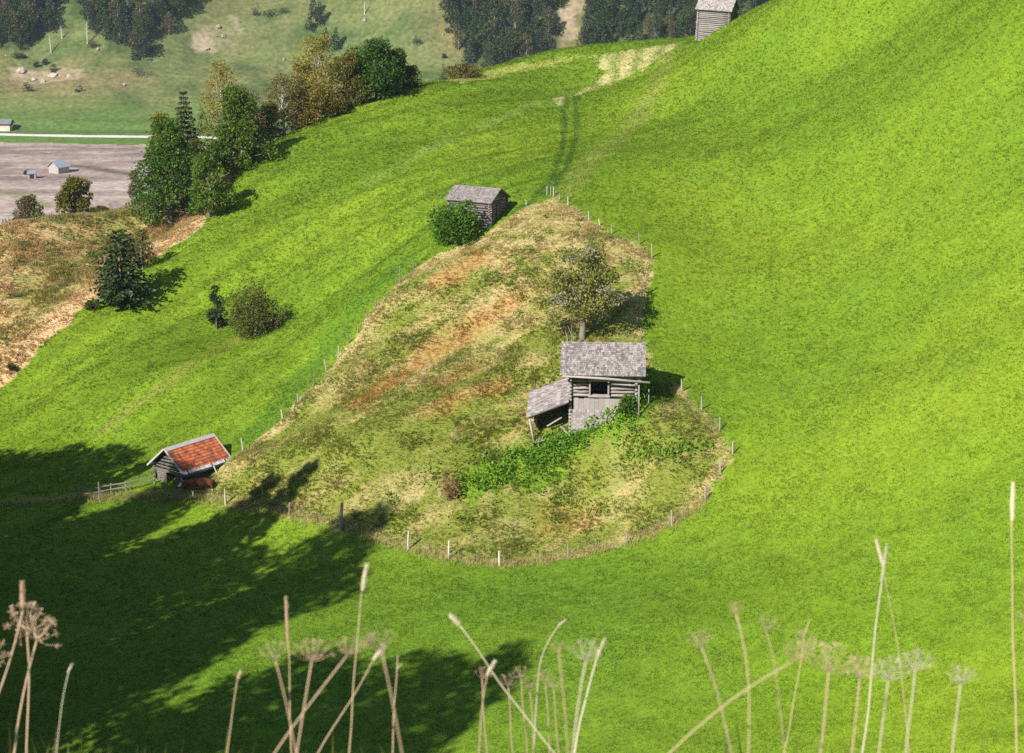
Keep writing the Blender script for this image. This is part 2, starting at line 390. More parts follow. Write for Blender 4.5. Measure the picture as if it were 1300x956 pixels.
# ------------------------------------------------------------------ ground sheet
def grow(a, s, g, end, smax):
    r = []
    while a < end:
        a += s; r.append(a); s = min(s*g, smax)
    return r
xs = list(np.arange(-62, 62.01, .42)); g_ = grow(62, .5, 1.1, 1500, 30); xs = np.array([-q for q in g_[::-1]]+xs+g_)
ys = [-q for q in grow(0, 1.2, 1.25, 60, 12)[::-1]]+list(np.arange(0, 6, .35))+grow(6, .5, 1.1, 62, 1.4)
ys = ys+list(np.arange(ys[-1]+.6, 236, .42)); ys = ys+grow(ys[-1], .6, 1.06, 690, 5); ys = ys+list(np.arange(ys[-1]+3, 830, 2.6)); ys = np.array(ys+grow(ys[-1], 4, 1.1, 1560, 40))
GX, GY = np.meshgrid(xs, ys)
GZ = height(GX, GY)
far_row = int(np.searchsorted(ys, 700)); near_row = int(np.searchsorted(ys, 330))
micro = (fbm(GX*.8, GY*.8, 51, 2)-.5)*.10
GZ = GZ+np.where((GY < 300)&(GY > 8), micro, 0)
def sheet(name, j0, j1, colf, mat):
    X = GX[j0:j1+1]; Y = GY[j0:j1+1]; Z = GZ[j0:j1+1]; ny, nx = X.shape
    i, j = np.meshgrid(np.arange(ny-1), np.arange(nx-1), indexing='ij'); i = i.ravel(); j = j.ravel()
    F_ = np.stack([i*nx+j, i*nx+j+1, (i+1)*nx+j+1, (i+1)*nx+j], 1)
    me = mesh_np(name, np.stack([X.ravel(), Y.ravel(), Z.ravel()], 1), [F_], colf(X.ravel(), Y.ravel()), mat, True)
    o = bpy.data.objects.new(name, me); C.objects.link(o); o['kind'] = 'structure'; return o
def valley_col(x, y):
    n = fbm(x*.03, y*.03, 61, 3)
    return lerp(np.broadcast_to(np.array([.085,.165,.030]), x.shape+(3,)), np.array([.13,.205,.042]), n)
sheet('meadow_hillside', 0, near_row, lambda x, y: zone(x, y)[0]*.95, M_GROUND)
sheet('valley_floor', near_row, far_row, valley_col, M_FAR)
fxs = [-q for q in grow(360, 4, 1.2, 1500, 60)[::-1]]+list(np.arange(-360, 361, 2.2))+grow(360, 4, 1.2, 1500, 60)
fys = [ys[far_row]]+list(np.arange(ys[far_row]+1.5, 812, 1.6)); fys = fys+grow(fys[-1], 3, 1.1, 1560, 40)
GX, GY = np.meshgrid(np.array(fxs), np.array(fys)); GZ = height(GX, GY)+sst(722, 745, GY)*(fbm(GX*.09, GY*.09, 52, 3)-.5)*2.6
sheet('mountain_slope', 0, len(fys)-1, zone_far, M_FAR)

# ploughed field and road on the valley floor
def on_plane(u, v, z):
    r = ray(u, v); return r*(z/r[..., 2])[..., None]
fu = [-420,-200,0,60,120,195,300,420]; fv = [176,178,180,181,182,183.5,185,187]
near_ = [(420,330),(200,330),(0,330),(-420,330)]
fp = [on_plane(np.array(a), np.array(b), VZ+.05) for a, b in zip(fu, fv)]+[on_plane(np.array(a), np.array(b), VZ+.05) for a, b in near_]
def field():
    px = np.array([q[0] for q in fp]); py = np.array([q[1] for q in fp])
    x = np.arange(px.min()-5, px.max()+5, 2.0); y = np.arange(470, py.max()+8, 2.0); X, Y = np.meshgrid(x, y)
    dx = X+(fbm(X*.1, Y*.1, 71, 2)-.5)*5; dy = Y+(fbm(X*.1, Y*.1, 72, 2)-.5)*5
    ok = inside(fp, dx, dy)
    n1 = fbm(X*.011, Y*.05, 73, 4); n2 = fbm(X*.05, Y*.25, 74, 3); n3 = fbm(X*.3, Y*.3, 75, 2)
    c = lerp(np.broadcast_to(np.array([.215,.158,.138]), X.shape+(3,)), np.array([.40,.315,.270]), np.clip((n1-.40)*3.2, 0, 1))
    c = lerp(c, np.array([.44,.38,.32]), np.clip((n2-.60)*6, 0, 1)*.7)
    tr = pdist([on_plane(np.array(a), np.array(b), VZ)[:2] for a, b in ((80,211),(108,211.5),(128,215),(148,219),(166,221))], X, Y)
    c = lerp(c, np.array([.11,.085,.065]), sst(4.5, 1, tr)*.85)
    d2 = pdist([on_plane(np.array(a), np.array(b), VZ)[:2] for a, b in ((-40,236),(20,247),(60,262))], X, Y); c = lerp(c, np.array([.16,.19,.06]), sst(4, 1, d2)*.7)
    c = c*(1+(n3-.5)*.25)[..., None]
    ny, nx = X.shape; i, j = np.where(ok[:-1, :-1]&ok[1:, :-1]&ok[:-1, 1:]&ok[1:, 1:])
    F_ = np.stack([i*nx+j, i*nx+j+1, (i+1)*nx+j+1, (i+1)*nx+j], 1)
    u_, inv = np.unique(F_, return_inverse=True)
    V = np.stack([X.ravel(), Y.ravel(), np.full(X.size, VZ+.05)], 1)[u_]
    o = bpy.data.objects.new('ploughed_field', mesh_np('ploughed_field', V, [inv.reshape(F_.shape)], c.reshape(-1, 3)[u_], M_FAR, True)); C.objects.link(o); o['kind'] = 'structure'
field()
mb = MB(); ru = np.linspace(-600, 700, 60); rv = 170.6+(ru)*.0165+.5*np.sin(ru*.02)
cen = on_plane(ru, rv, VZ+.09); V = []
for q in cen: V += [q+[0, -2.9, 0], q+[0, 2.9, 0]]
mb.add(np.array(V)+np.stack([RNG.normal(0,0,len(V)), RNG.normal(0,.35,len(V)), 0*np.arange(len(V))], 1), np.array([[2*i, 2*i+2, 2*i+3, 2*i+1] for i in range(len(cen)-1)]), (.62,.59,.54)); tag(mb.build('valley_road', M_STONE), kind='structure')

# ------------------------------------------------------------------ grass
def blade_tris(x, y, z, n, L_, W_, lean, col, down=None, droop=0):
    """n one-triangle blades for each tuft"""
    m = len(x); k = m*n
    X = np.repeat(x, n); Y = np.repeat(y, n); Z = np.repeat(z, n)
    L_ = np.repeat(L_, n)*RNG.uniform(.55, 1.25, k); W_ = np.repeat(W_, n)*RNG.uniform(.7, 1.3, k)
    a = RNG.uniform(0, 2*np.pi, k); le = RNG.uniform(.25, 1, k)*lean
    D = np.stack([np.cos(a)*le, np.sin(a)*le, np.ones(k)], 1)
    if down is not None: D[:, :2] += np.repeat(down, n, 0)
    D /= np.linalg.norm(D, axis=1, keepdims=True)
    b = RNG.uniform(0, 2*np.pi, k); S = np.stack([np.cos(b), np.sin(b), 0*b], 1)
    o = RNG.normal(0, .07, (k, 2))
    B = np.stack([X+o[:, 0], Y+o[:, 1], Z-.01], 1)
    c = np.repeat(col, n, 0)*RNG.uniform(.74, 1.28, k)[:, None]*np.stack([RNG.uniform(.84, 1.20, k), np.ones(k), RNG.uniform(.6, 1.7, k)], 1)
    T = B+D*L_[:, None]
    if droop:
        dk = np.concatenate([np.repeat(down, n, 0), np.zeros((k, 1))], 1)
        E = D*[1, 1, .1]+dk; E /= np.linalg.norm(E, axis=1, keepdims=True)+1e-6
        M_ = B+D*(L_*.6)[:, None]; T = M_+E*(L_*.5)[:, None]; h = S*W_[:, None]*.5
        V = np.stack([B-h, B+h, M_+h*.8, M_-h*.8, T], 1).reshape(-1, 3); i = np.arange(k)*5
        return V, [np.stack([i, i+1, i+2, i+3], 1), np.stack([i+3, i+2, i+4], 1)], np.repeat(c, 5, 0)
    h = S*W_[:, None]*.5
    V = np.stack([B-h, B+h, T], 1).reshape(-1, 3)
    return V, [np.arange(3*k).reshape(k, 3)], np.repeat(c, 3, 0)
def scatter(n, y0, y1, pw=1.0):
    """points spread over the part of the hillside in view, thinning with distance"""
    t = RNG.uniform(0, 1, n); y = y0*(y1/y0)**t
    x = RNG.uniform(-1, 1, n)*(.292*y+5)
    return x, y
def grad(x, y, e=.4):
    h = height(x, y); return np.stack([height(x+e, y)-h, height(x, y+e)-h], 1)/e
def micro_h(x, y): return height(x, y)+(fbm(x*.8, y*.8, 51, 2)-.5)*.10
DENS = globals().get('DENS', 1.0)
x, y = scatter(int(430000*DENS), 70, 236)
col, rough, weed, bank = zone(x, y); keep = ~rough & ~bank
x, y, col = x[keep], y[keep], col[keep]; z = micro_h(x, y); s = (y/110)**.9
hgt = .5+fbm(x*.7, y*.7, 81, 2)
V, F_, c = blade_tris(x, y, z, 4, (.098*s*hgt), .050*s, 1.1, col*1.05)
o = bpy.data.objects.new('meadow_grass', mesh_np('meadow_grass', V, F_, c, M_GRASS)); C.objects.link(o); tag(o, 'short bright green meadow grass covering the hillside', 'grass', kind='stuff')

def fill(poly, n):
    p = np.array([q[:2] for q in poly]); lo, hi = p.min(0), p.max(0)
    x = RNG.uniform(lo[0], hi[0], n); y = RNG.uniform(lo[1], hi[1], n); k = inside(poly, x, y); return x[k], y[k]
x, y = fill(ENCL, int(75000*DENS)); col, rough, weed, bank = zone(x, y); k = rough; x, y, col = x[k], y[k], col[k]
dn = -grad(x, y)*.9; clump = fbm(x*.6, y*.6, 82, 3); L_ = np.clip(.05+(clump-.3)*.5, .08, .36)
V, F_, c = blade_tris(x, y, micro_h(x, y), 6, L_*1.0, np.full(len(x), .046), .9, col*1.16, down=dn, droop=1)
o = bpy.data.objects.new('pasture_grass', mesh_np('pasture_grass', V, F_, c, M_GRASS)); C.objects.link(o); tag(o, 'long unmown grass with tan and rusty patches inside the fenced pasture', 'grass', kind='stuff')

bp = [tuple(q[:2]) for q in GULLY]+[(-24,196),(-62,205),(-62,GULLY[0][1]-8)]
x, y = fill(bp, int(60000*DENS)); col = zone(x, y)[0]; dn = -grad(x, y)*1.2
V, F_, c = blade_tris(x, y, micro_h(x, y), 5, np.clip(.1+(fbm(x*.5, y*.5, 83, 3)-.3)*1.0, .1, .7), np.full(len(x), .06), .8, col*1.05, down=dn, droop=1)
o = bpy.data.objects.new('bank_grass', mesh_np('bank_grass', V, F_, c, M_GRASS)); C.objects.link(o); tag(o, 'dry tan grass on the brown bank beyond the gully', 'grass', kind='stuff')

# tall dry seed grass along the fence lines
ln = np.vstack([ENCL, ENCL[:1]]); seg = np.linalg.norm(np.diff(ln[:, :2], axis=0), axis=1); cum = np.concatenate([[0], np.cumsum(seg)])
t = RNG.uniform(0, cum[10], int(1300*DENS)); x = np.interp(t, cum, ln[:, 0])+RNG.normal(0, .33, len(t)); y = np.interp(t, cum, ln[:, 1])+RNG.normal(0, .33, len(t))
lx = pts([(0,640),(60,637),(127,634),(190,630),(240,632)]); t2 = RNG.uniform(0, 4, int(700*DENS)); i = t2.astype(int)
x = np.concatenate([x, lx[i, 0]+(lx[i+1, 0]-lx[i, 0])*(t2-i)+RNG.normal(0, .3, len(t2))]); y = np.concatenate([y, lx[i, 1]+(lx[i+1, 1]-lx[i, 1])*(t2-i)+RNG.normal(0, .3, len(t2))])
V, F_, c = blade_tris(x, y, micro_h(x, y), 5, np.full(len(x), .45), np.full(len(x), .022), .45, np.broadcast_to(np.array([.46,.41,.17]), (len(x), 3)))
o = bpy.data.objects.new('fence_line_grass', mesh_np('fence_line_grass', V, F_, c, M_GRASS)); C.objects.link(o); tag(o, 'tall straw coloured grass growing along the wire fences', 'grass', kind='stuff')

# dock and nettle growth below the hut
x, y = fill([tuple(np.array(q[:2])*1.0+np.array([a, b])) for q, a, b in zip(WEED, RNG.normal(0,.3,len(WEED)), RNG.normal(0,.3,len(WEED)))], int(9000*DENS)); k = zone(x, y)[2]&(fbm(x*.45, y*.45, 88, 3) > .24)&(RNG.uniform(0, 1, len(x)) < sst(-.1, 1.6, pdist(list(WEED)+[WEED[0]], x, y))); x, y = x[k], y[k]; z = micro_h(x, y); mb = MB(); n = len(x); m = 7
lush = fbm(x*.5, y*.5, 84, 2)
Pp = np.repeat(np.stack([x, y, z], 1), m, 0)+RNG.normal(0, .16, (n*m, 3))*[1, 1, 0]; Pp[:, 2] += RNG.uniform(.05, .75, n*m)*np.repeat(lush, m)
D = rdir(n*m, .7); D[:, :2] += [0, -.2]
cc = lerp(np.broadcast_to(np.array([.105,.235,.017]), (n*m, 3)), np.array([.24,.40,.035]), np.clip(RNG.uniform(-.1, .6, n*m)+(np.repeat(fbm(x*.55, y*.55, 89, 3), m)-.5)*2.4, 0, 1))
leaves(mb, Pp, D, RNG.uniform(.13, .28, n*m), RNG.uniform(.09, .18, n*m), cc)
x, y = fill(pts([(735,552),(770,545),(812,522),(835,490),(822,478),(806,500),(780,525)]), 900); n = len(x)*5; z = micro_h(x, y)
Pp = np.repeat(np.stack([x, y, z], 1), 5, 0)+RNG.normal(0, .15, (n, 3))*[1, 1, 0]; Pp[:, 2] += RNG.uniform(.1, 1.15, n)*np.repeat(.4+.9*fbm(x*.7, y*.7, 87, 2), 5)
leaves(mb, Pp, rdir(n, .5), RNG.uniform(.14, .3, n), RNG.uniform(.09, .19, n), np.array([.15,.31,.022])*RNG.uniform(.6, 1.4, (n, 1)))
tag(mb.build('undergrowth', M_LEAF), 'lush green docks and nettles growing below the grey log hut', 'undergrowth', kind='stuff')
# scattered herbs
mb = MB()
hx, hy = fill(ENCL, 260); k = fbm(hx*.2, hy*.2, 85, 2) > .5; hx, hy = hx[k], hy[k]
for a, b in zip(hx, hy):
    n = RNG.integers(8, 26); r = RNG.uniform(.15, .5); q = RNG.normal(0, r, (n, 3))*[1, 1, .3]; q[:, 2] = np.abs(q[:, 2])+.06
    q = q+[a, b, 0]; q[:, 2] += micro_h(q[:, 0], q[:, 1]); leaves(mb, q, rdir(n, .8), RNG.uniform(.12, .26, n), RNG.uniform(.08, .16, n), np.array([.075,.16,.014])*RNG.uniform(.8, 1.4, (n, 1)))
for (u, v, r, n) in [(560,608,1.0,120),(640,585,1.3,160),(795,560,.8,90),(815,578,.9,110),(848,575,1.1,130),(875,572,.8,80),(700,635,.8,60),(760,650,.9,60),(590,660,.5,40),(700,560,.8,120),(735,556,.8,110)]:
    b = pt(u, v); q = RNG.normal(0, 1, (n, 3))*[r, r*.45, .12]; q[:, 2] = np.abs(q[:, 2])+.08; q = q+[b[0], b[1], 0]; q[:, 2] += micro_h(q[:, 0], q[:, 1])
    leaves(mb, q, rdir(n, .8), RNG.uniform(.16, .32, n), RNG.uniform(.1, .2, n), np.array([.115,.24,.018])*RNG.uniform(.7, 1.4, (n, 1)))
tag(mb.build('pasture_weeds', M_LEAF), 'scattered broadleaf weeds in the fenced pasture', 'weeds', kind='stuff')
mb = MB(); hx, hy = fill(bp, 420); k = (fbm(hx*.12, hy*.12, 86, 3) > .47)&(pdist(GULLY, hx, hy) > 3.5); hx, hy = hx[k], hy[k]
for a, b in zip(hx, hy):
    n = RNG.integers(20, 60); r = RNG.uniform(.25, .6); q = RNG.normal(0, r, (n, 3))*[1, 1, .8]; q[:, 2] = np.abs(q[:, 2])
    q = q+[a, b, 0]; q[:, 2] += micro_h(q[:, 0], q[:, 1]); leaves(mb, q, rdir(n, .6), RNG.uniform(.15, .3, n), RNG.uniform(.08, .16, n), np.array([.075,.12,.02])*RNG.uniform(.7, 1.4, (n, 1)))
tag(mb.build('bank_shrubbery', M_LEAF), 'low green shrubby clumps dotted over the brown bank', 'shrubbery', kind='stuff')

# ------------------------------------------------------------------ trees
def limb(mb, a, b, r0, r1, col, bend=.12, n=4, sides=5):
    a = np.asarray(a, float); b = np.asarray(b, float); L = np.linalg.norm(b-a); t = np.linspace(0, 1, n)[:, None]
    o = RNG.normal(0, bend*L*.5, 3); P_ = a+(b-a)*t+np.sin(t*np.pi)*o
    tube(mb, P_, np.linspace(r0, r1, n), sides, col, cap=False)
    return P_
def broadleaf(H, Wd, n, col, col2, lsize, base=.12, seed=0, shape='round', bark=(.16,.13,.10), gaps=.35, clumps=26, show=.5):
    """returns trunk and crown mesh builders; tree stands on the origin"""
    global RNG
    keep = RNG; RNG = np.random.default_rng(seed+1000)
    tm, cm = MB(), MB(); R = Wd/2; zb = H*base
    top = np.array([RNG.normal(0, .03)*H, RNG.normal(0, .03)*H, H*.93])
    tk = limb(tm, (0, 0, -.5), top, .022*H+.05, .012, bark, .03, 7, 7)
    cs, rs = [], []
    for i in range(clumps):
        t = (i+.5)/clumps; zc = zb+(H-zb)*(t**.85)*.97
        tt = (zc-zb)/(H-zb)
        if shape == 'round': pr = np.sqrt(max(0, 1-((tt-.42)/.60)**2))
        elif shape == 'birch': pr = .30+.78*np.sin(np.pi*min(1, tt*.78+.17))**1.1*(1-tt*.55)
        elif shape == 'cone': pr = (1-tt)**.8*.95+.14
        else: pr = .85*np.sqrt(max(.02, 1-tt**2))+.1
        pr *= RNG.uniform(.72, 1.15); a = i*2.4+RNG.uniform(-.5, .5); rr = R*pr*RNG.uniform(.45, .92)
        c = np.array([np.cos(a)*rr, np.sin(a)*rr, zc]); cs.append(c); rs.append(max(.26*R*RNG.uniform(.5, 1.5)*(.55+.55*pr), .12*R))
        k = min(len(tk)-1, max(1, int(tt*.75*len(tk)))); 
        limb(tm, tk[k], c*[.9, .9, 1]-[0, 0, .1], .008*H*(1.1-tt*.7), .012, bark, .12, 4, 4)
    cs.append(np.array([top[0], top[1], H-.22*R])); rs.append(.22*R)
    n = int(n*2.0); lsize = lsize*.74
    cs = np.array(cs); rs = np.array(rs); w = rs**2; w /= w.sum(); idx = RNG.choice(len(cs), n, p=w)
    d = rdir(n, .15); rad = rs[idx]*RNG.uniform(.25, 1, n)**.45*RNG.uniform(.85, 1.18, n)
    rad = rad*np.where(RNG.uniform(0, 1, n) < .07, RNG.uniform(1.1, 1.7, n), 1); q = cs[idx]+d*rad[:, None]*[1.12, 1.12, .82]
    q[:, 2] = np.maximum(q[:, 2], zb*.5)
    dirs = d*.8+rdir(n)*.8; dirs[:, 2] -= .25; dirs /= np.linalg.norm(dirs, axis=1, keepdims=True)
    cl = RNG.uniform(0, 1, len(cs)); mixv = np.clip(cl[idx]*.7+RNG.uniform(-.2, .5, n), 0, 1)
    cc = lerp(np.broadcast_to(np.array(col), (n, 3)), np.array(col2), mixv)*RNG.uniform(.75, 1.28, (n, 1))
    leaves(cm, q, dirs, lsize*RNG.uniform(.7, 1.3, n), lsize*RNG.uniform(.5, .9, n), cc)
    RNG = keep
    return tm, cm
def conifer(H, Wd, col, col2, seed=0, whorls=16, per=9, sub=7, droop=.35, nl=.32, base=.06, bark=(.14,.11,.09), sparse=0, pw=.82):
    global RNG
    keep = RNG; RNG = np.random.default_rng(seed+3000)
    tm, cm = MB(), MB(); tube(tm, [(0, 0, -.4), (0, 0, H*.5), (0, 0, H*.98)], (.018*H+.03, .011*H, .01), 6, bark)
    P_, D_, L_, W_ = [], [], [], []
    for i in range(whorls):
        t = (i+.3)/whorls; z = H*(base+(1-base)*t**.92); r = Wd/2*(1-t)**pw*RNG.uniform(.85, 1.12)+.02*H*.3
        m = max(4, int(per*(1-t*.5)))
        for j in range(m):
            if RNG.uniform() < sparse: continue
            a = j*2*np.pi/m+i*1.1+RNG.uniform(-.25, .25); rr = r*RNG.uniform(.72, 1.15)
            d = np.array([np.cos(a), np.sin(a), 0.0]); s = max(2, int(sub*(1-t*.55)))
            if rr > .25*Wd/2 and sub > 3: tube(tm, [(0, 0, z), d*rr*.5+[0, 0, z-droop*rr*.30], d*rr*.9+[0, 0, z-droop*rr*.75]], (.012*H*.35, .008, .004), 3, bark, cap=False)
            for k in range(s):
                f = (k+.6)/s; p = d*rr*f+[0, 0, z-droop*rr*f*f*1.0+.12*rr*f]
                for sg in (-1, 1, 0, -.5, .5):
                    dd = d*.75+sg*np.array([-d[1], d[0], 0])*.75+[0, 0, RNG.uniform(-.95, .05)]+RNG.normal(0, .2, 3); dd /= np.linalg.norm(dd)
                    P_.append(p); D_.append(dd); L_.append(nl*H*.18*(1.15-f*.45)*RNG.uniform(.7, 1.3)*(1.2-t*.6)); W_.append(nl*H*.075*RNG.uniform(.7, 1.2))
    n = len(P_); m0 = RNG.uniform(0, 1, n)
    leaves(cm, np.array(P_), np.array(D_), np.array(L_), np.array(W_), lerp(np.broadcast_to(np.array(col), (n, 3)), np.array(col2), m0)*RNG.uniform(.75, 1.25, (n, 1)))
    RNG = keep
    return tm, cm
def plant_tree(name, label, loc, tm, cm, leaf=None, cat='tree', group=None, rz=0, crown='crown', trunk='trunk'):
    t = thing(name, label, cat, loc, rz, group)
    tm.build(trunk, M_BARK, t, True); cm.build(crown, leaf or M_LEAF, t); return t
def bush(Wd, H, n, col, col2, ls, seed=0, dp=None, bark=(.14,.11,.09), clumps=16, stems=7):
    global RNG
    keep = RNG; RNG = np.random.default_rng(seed+5000); tm, cm = MB(), MB(); dp = dp or Wd
    cs = []
    for i in range(clumps):
        a = i*2.4; r = np.sqrt((i+.5)/clumps)*.72; zc = H*(.07+.72*np.sqrt(max(0, 1-r**1.8))*RNG.uniform(.05, 1.1)**.7); zc = zc if i % 3 else H*RNG.uniform(.10, .22); jr = RNG.uniform(.7, 1.22); cs.append((np.cos(a)*r*jr*Wd/2, np.sin(a)*r*jr*dp/2, zc*RNG.uniform(.85, 1.15)))
        if i < stems: limb(tm, (np.cos(a)*.1*Wd, np.sin(a)*.1*dp, -.2), cs[-1], .02*H, .006, bark, .1, 4, 4)
    cs = np.array(cs); n = int(n*1.5); ls = ls*.82; idx = RNG.integers(0, len(cs), n); d = rdir(n, .2); r = .23*min(Wd, H*1.4)*RNG.uniform(.2, 1, n)**.45
    r = r*RNG.uniform(.65, 1.35, len(cs))[idx]*np.where(RNG.uniform(0, 1, n) < .09, RNG.uniform(1.1, 1.9, n), 1); q = cs[idx]+d*r[:, None]; q[:, 2] = np.where(q[:, 2] < .05, RNG.uniform(.05, .4, n)*H, q[:, 2]); dirs = d+rdir(n)*.8; dirs /= np.linalg.norm(dirs, axis=1, keepdims=True)
    m = np.clip(RNG.uniform(0, 1, len(cs))[idx]*.6+RNG.uniform(-.1, .5, n), 0, 1)
    leaves(cm, q, dirs, ls*RNG.uniform(.7, 1.3, n), ls*RNG.uniform(.5, .85, n), lerp(np.broadcast_to(np.array(col), (n, 3)), np.array(col2), m)*RNG.uniform(.75, 1.25, (n, 1)))
    RNG = keep
    return tm, cm
def px_h(p, dv):  # height in metres of dv photo pixels at the distance of p
    d = p[1]*CP-p[2]*SP; return dv*d/F/.965
def px_w(p, du):
    d = p[1]*CP-p[2]*SP; return du*d/F
# ------------------------------------------------------------------ huts
GREY = np.array([.285,.250,.240])
def wcol(base=GREY, v=.18): return np.asarray(base)*RNG.uniform(1-v, 1+v)*(1+RNG.normal(0, .02, 3))
def log_row(mb, a, b, z, r, col, over=0.0):
    a = np.asarray(a, float); b = np.asarray(b, float); d = (b-a)/np.linalg.norm(b-a)
    a = a-d*over*RNG.uniform(.75, 1.2); b = b+d*over*RNG.uniform(.75, 1.2); k = 5
    P_ = [(*(a+(b-a)*t), z+RNG.normal(0, .012)) for t in np.linspace(0, 1, k)]
    tube(mb, P_, r*RNG.uniform(.92, 1.06)*np.linspace(1.04, .96, k), 8, col, True, .03)
def logs(mb, a, b, z0, z1, sp, over=.2, base=GREY, fill_=.9, shift=0, trim=None):
    """a stack of logs; trim(z) -> list of (t0, t1) spans kept"""
    a = np.asarray(a, float); b = np.asarray(b, float); z = z0+sp*(.5+shift)
    while z < z1:
        for (t0, t1) in (trim(z) if trim else [(0, 1)]):
            if t1-t0 < .04: continue
            p, q = a+(b-a)*t0, a+(b-a)*t1
            log_row(mb, p, q, z, sp*.5*fill_, wcol(base), 0)
            d = (b-a)/np.linalg.norm(b-a)
            if over and t0 == 0: log_row(mb, a-d*over*RNG.uniform(.8, 1.15), a, z, sp*.5*fill_, wcol(base*1.08), 0)
            if over and t1 == 1: log_row(mb, b, b+d*over*RNG.uniform(.8, 1.15), z, sp*.5*fill_, wcol(base*1.08), 0)
        z += sp
def shingle_plane(mb, o, ux, us, L_, S_, rows, w, th, base, var=.25, jit=.02):
    o = np.asarray(o, float); ux = np.asarray(ux, float); us = np.asarray(us, float); n = np.cross(ux, us); n = n if n[2] > 0 else -n
    rh = S_/rows
    for r in range(rows):
        s1 = S_-r*rh; x = -RNG.uniform(0, w*.6)
        while x < L_:
            ww = w*RNG.uniform(.7, 1.3); x0 = max(x, 0); x1 = min(x+ww, L_)
            if x1-x0 > .02:
                e = s1+RNG.normal(0, jit); s0 = max(s1-rh*1.75, -.02); lift = RNG.uniform(.7, 1.6)*th
                c0 = o+ux*(x0+.004)+us*s0+n*.006; c1 = o+ux*(x1-.004)+us*s0+n*.006; c2 = o+ux*(x1-.004)+us*e+n*(lift+th); c3 = o+ux*(x0+.004)+us*e+n*(lift+th)
                V = [c0, c1, c2, c3]; V += [q-n*th*.9 for q in V]
                f = np.array([[0,1,2,3],[7,6,5,4],[0,4,5,1],[1,5,6,2],[2,6,7,3],[3,7,4,0]])
                if np.cross(ux, us)[2] < 0: f = f[:, ::-1]
                mb.add(V, f, np.asarray(base)*RNG.uniform(1-var, 1+var))
            x += ww
def slab(mb, o, ux, us, L_, S_, th, col):
    o = np.asarray(o, float); ux = np.asarray(ux, float); us = np.asarray(us, float); n = np.cross(ux, us); n = n if n[2] > 0 else -n
    box(mb, o+ux*L_/2+us*S_/2-n*th/2, (L_/2, S_/2, th/2), (ux, us, n), col)
def roof(parent, L_, Wd, zr, ze, x0, base, rows, w, th=.02, mat=None, var=.25, name='roof'):
    mb = MB(); h = Wd/2; S_ = np.hypot(h, zr-ze)
    for sg in (-1, 1):
        us = np.array([0, sg*h, ze-zr])/S_
        slab(mb, (x0, 0, zr), (1, 0, 0), us, L_, S_, .05, np.asarray(GREY)*.6)
        shingle_plane(mb, (x0, 0, zr), (1, 0, 0), us, L_, S_, rows, w, th, base, var)
    return mb.build(name, mat or M_SHINGLE, parent)
def gable_trim(L_, zt, zr, half, ov=0):
    """spans left of a gable wall of width L_ under a roof: full below zt, tapering to the ridge"""
    def f(z):
        if z < zt: return [(0, 1)]
        k = max(0, (zr-z)/(zr-zt))*.5
        return [(.5-k, .5+k)]
    return f

